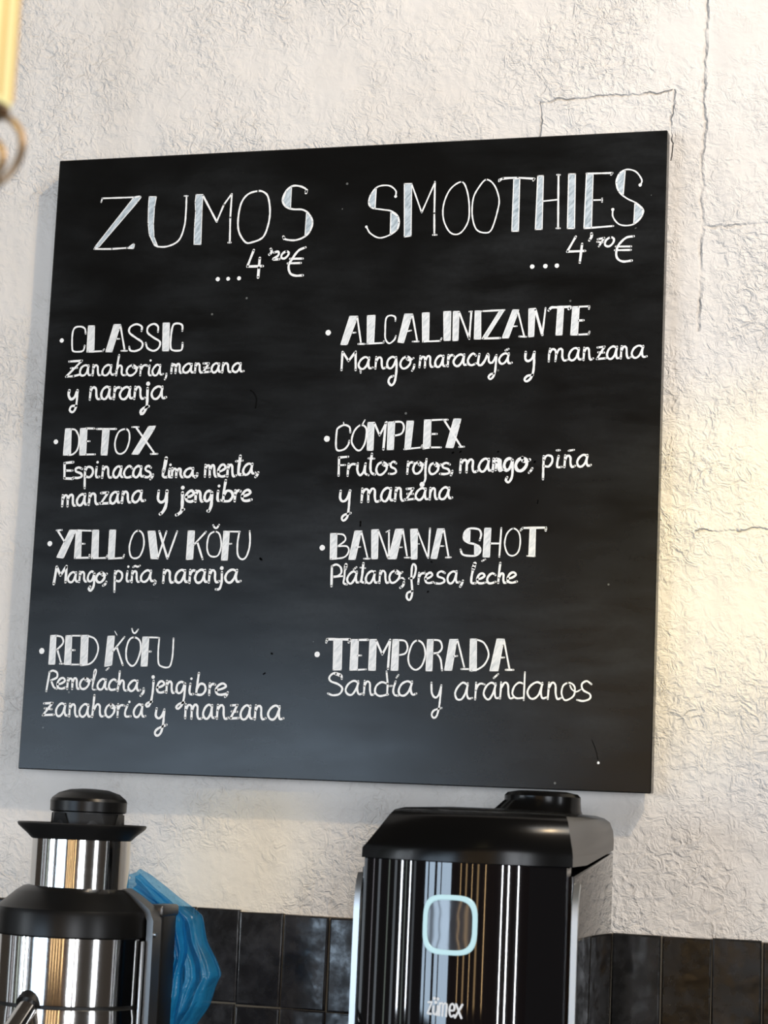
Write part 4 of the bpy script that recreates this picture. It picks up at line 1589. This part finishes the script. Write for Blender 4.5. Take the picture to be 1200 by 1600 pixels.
bg_ = empty('plastic_bag', (0.345, -0.15, ZC), 'translucent blue plastic bag hanging crumpled over the steel juicer\'s pulp chute', 'bag')
film('bag_film', [(0.240, -.165), (0.275, -.172), (0.306, -.182), (0.313, -.215), (0.314, -.252), (0.302, -.30), (0.285, -.36), (0.265, -.45)],
     [(0.268, -.124), (0.283, -.130), (0.320, -.157), (0.352, -.180), (0.364, -.210), (0.388, -.252), (0.372, -.290), (0.345, -.335), (0.318, -.45)],
     -0.172, 48, 90, 0.0075, 3.4, 3, bg_, 0.018, 0.004)
film('bag_fold', [(0.272, -.158), (0.300, -.172), (0.325, -.190), (0.334, -.235), (0.318, -.300), (0.300, -.45)],
     [(0.276, -.128), (0.314, -.156), (0.345, -.182), (0.350, -.225), (0.345, -.29), (0.318, -.45)],
     -0.198, 20, 60, 0.0050, 2.2, 8, bg_, 0.008)
film('bag_flap', [(0.312, -.212), (0.298, -.235), (0.292, -.28), (0.290, -.33)],
     [(0.332, -.200), (0.330, -.235), (0.322, -.28), (0.305, -.34)],
     -0.188, 12, 30, 0.0035, 1.4, 12, bg_, 0.005)

# ================================================================== PENDANT LAMP (upper left, near the camera)
PX, PY = 0.7465, -1.6350
pl = empty('pendant_lamp', (PX, PY, 1.79), 'slim yellow glowing glass tube lamp with brass loops below, hanging at upper left', 'lamp')
lathe('glass_tube', [(0.0120, 1.8110), (0.0175, 1.8125), (0.0190, 1.8160), (0.0190, 2.2200), (0.0150, 2.2300)], PX, PY, BULB, pl)
for k in range(9):
    t = 2 * math.pi * k / 9 + 0.25
    tube('filament_strip', [(PX + .0196 * math.cos(t), PY + .0196 * math.sin(t), 1.8180), (PX + .0196 * math.cos(t), PY + .0196 * math.sin(t), 2.2180)], 0.0014, AMBER, pl, 8)
lathe('lamp_cap', [(0.0210, 2.2180), (0.0210, 2.2700), (0.0080, 2.2850)], PX, PY, BRASS, pl)
lathe('bottom_cap', [(0.0060, 1.8060), (0.0130, 1.8080), (0.0185, 1.8120), (0.0185, 1.8150)], PX, PY, BRASS, pl)
tube('cord', [(PX, PY, 2.28), (PX, PY, 3.4), (PX, PY, 5.0)], 0.003, MATT, pl, 8)


def loop(cx, cz, rad, th, yo, name):
    P = [Vector((cx + rad * math.cos(t), PY + yo + 0.006 * math.sin(t), cz + rad * math.sin(t))) for t in (2 * math.pi * k / 48 for k in range(48))]
    rings_ = []
    for k, p in enumerate(P):
        n_ = (p - Vector((cx, PY + yo, cz))).normalized()
        rings_.append([p + n_ * th * math.cos(b) + Vector((0, 1, 0)) * th * math.sin(b) for b in (2 * math.pi * j / 10 for j in range(10))])
    rings_.append(rings_[0])
    bm = bmesh.new()
    bv = [[bm.verts.new(q_) for q_ in r_] for r_ in rings_[:-1]]
    for k in range(48):
        for j in range(10):
            bm.faces.new((bv[k][j], bv[k][(j + 1) % 10], bv[(k + 1) % 48][(j + 1) % 10], bv[(k + 1) % 48][j]))
    return bm_obj(name, bm, BRASS, pl)


loop(0.7515, 1.7860, 0.0255, 0.0024, 0.0, 'brass_loop')
loop(0.7495, 1.7770, 0.0185, 0.0024, -0.006, 'brass_loop')
lathe('glass_bead', [(0.001, 1.7640), (0.008, 1.7660), (0.0125, 1.7740), (0.0125, 1.7800), (0.008, 1.7880), (0.001, 1.7900)], 0.7490, PY - 0.004, BULB, pl, 24)
lamp('pendant_glow', (PX, PY - 0.05, 1.95), 0.03, 1.0, (1.0, 0.85, 0.45))
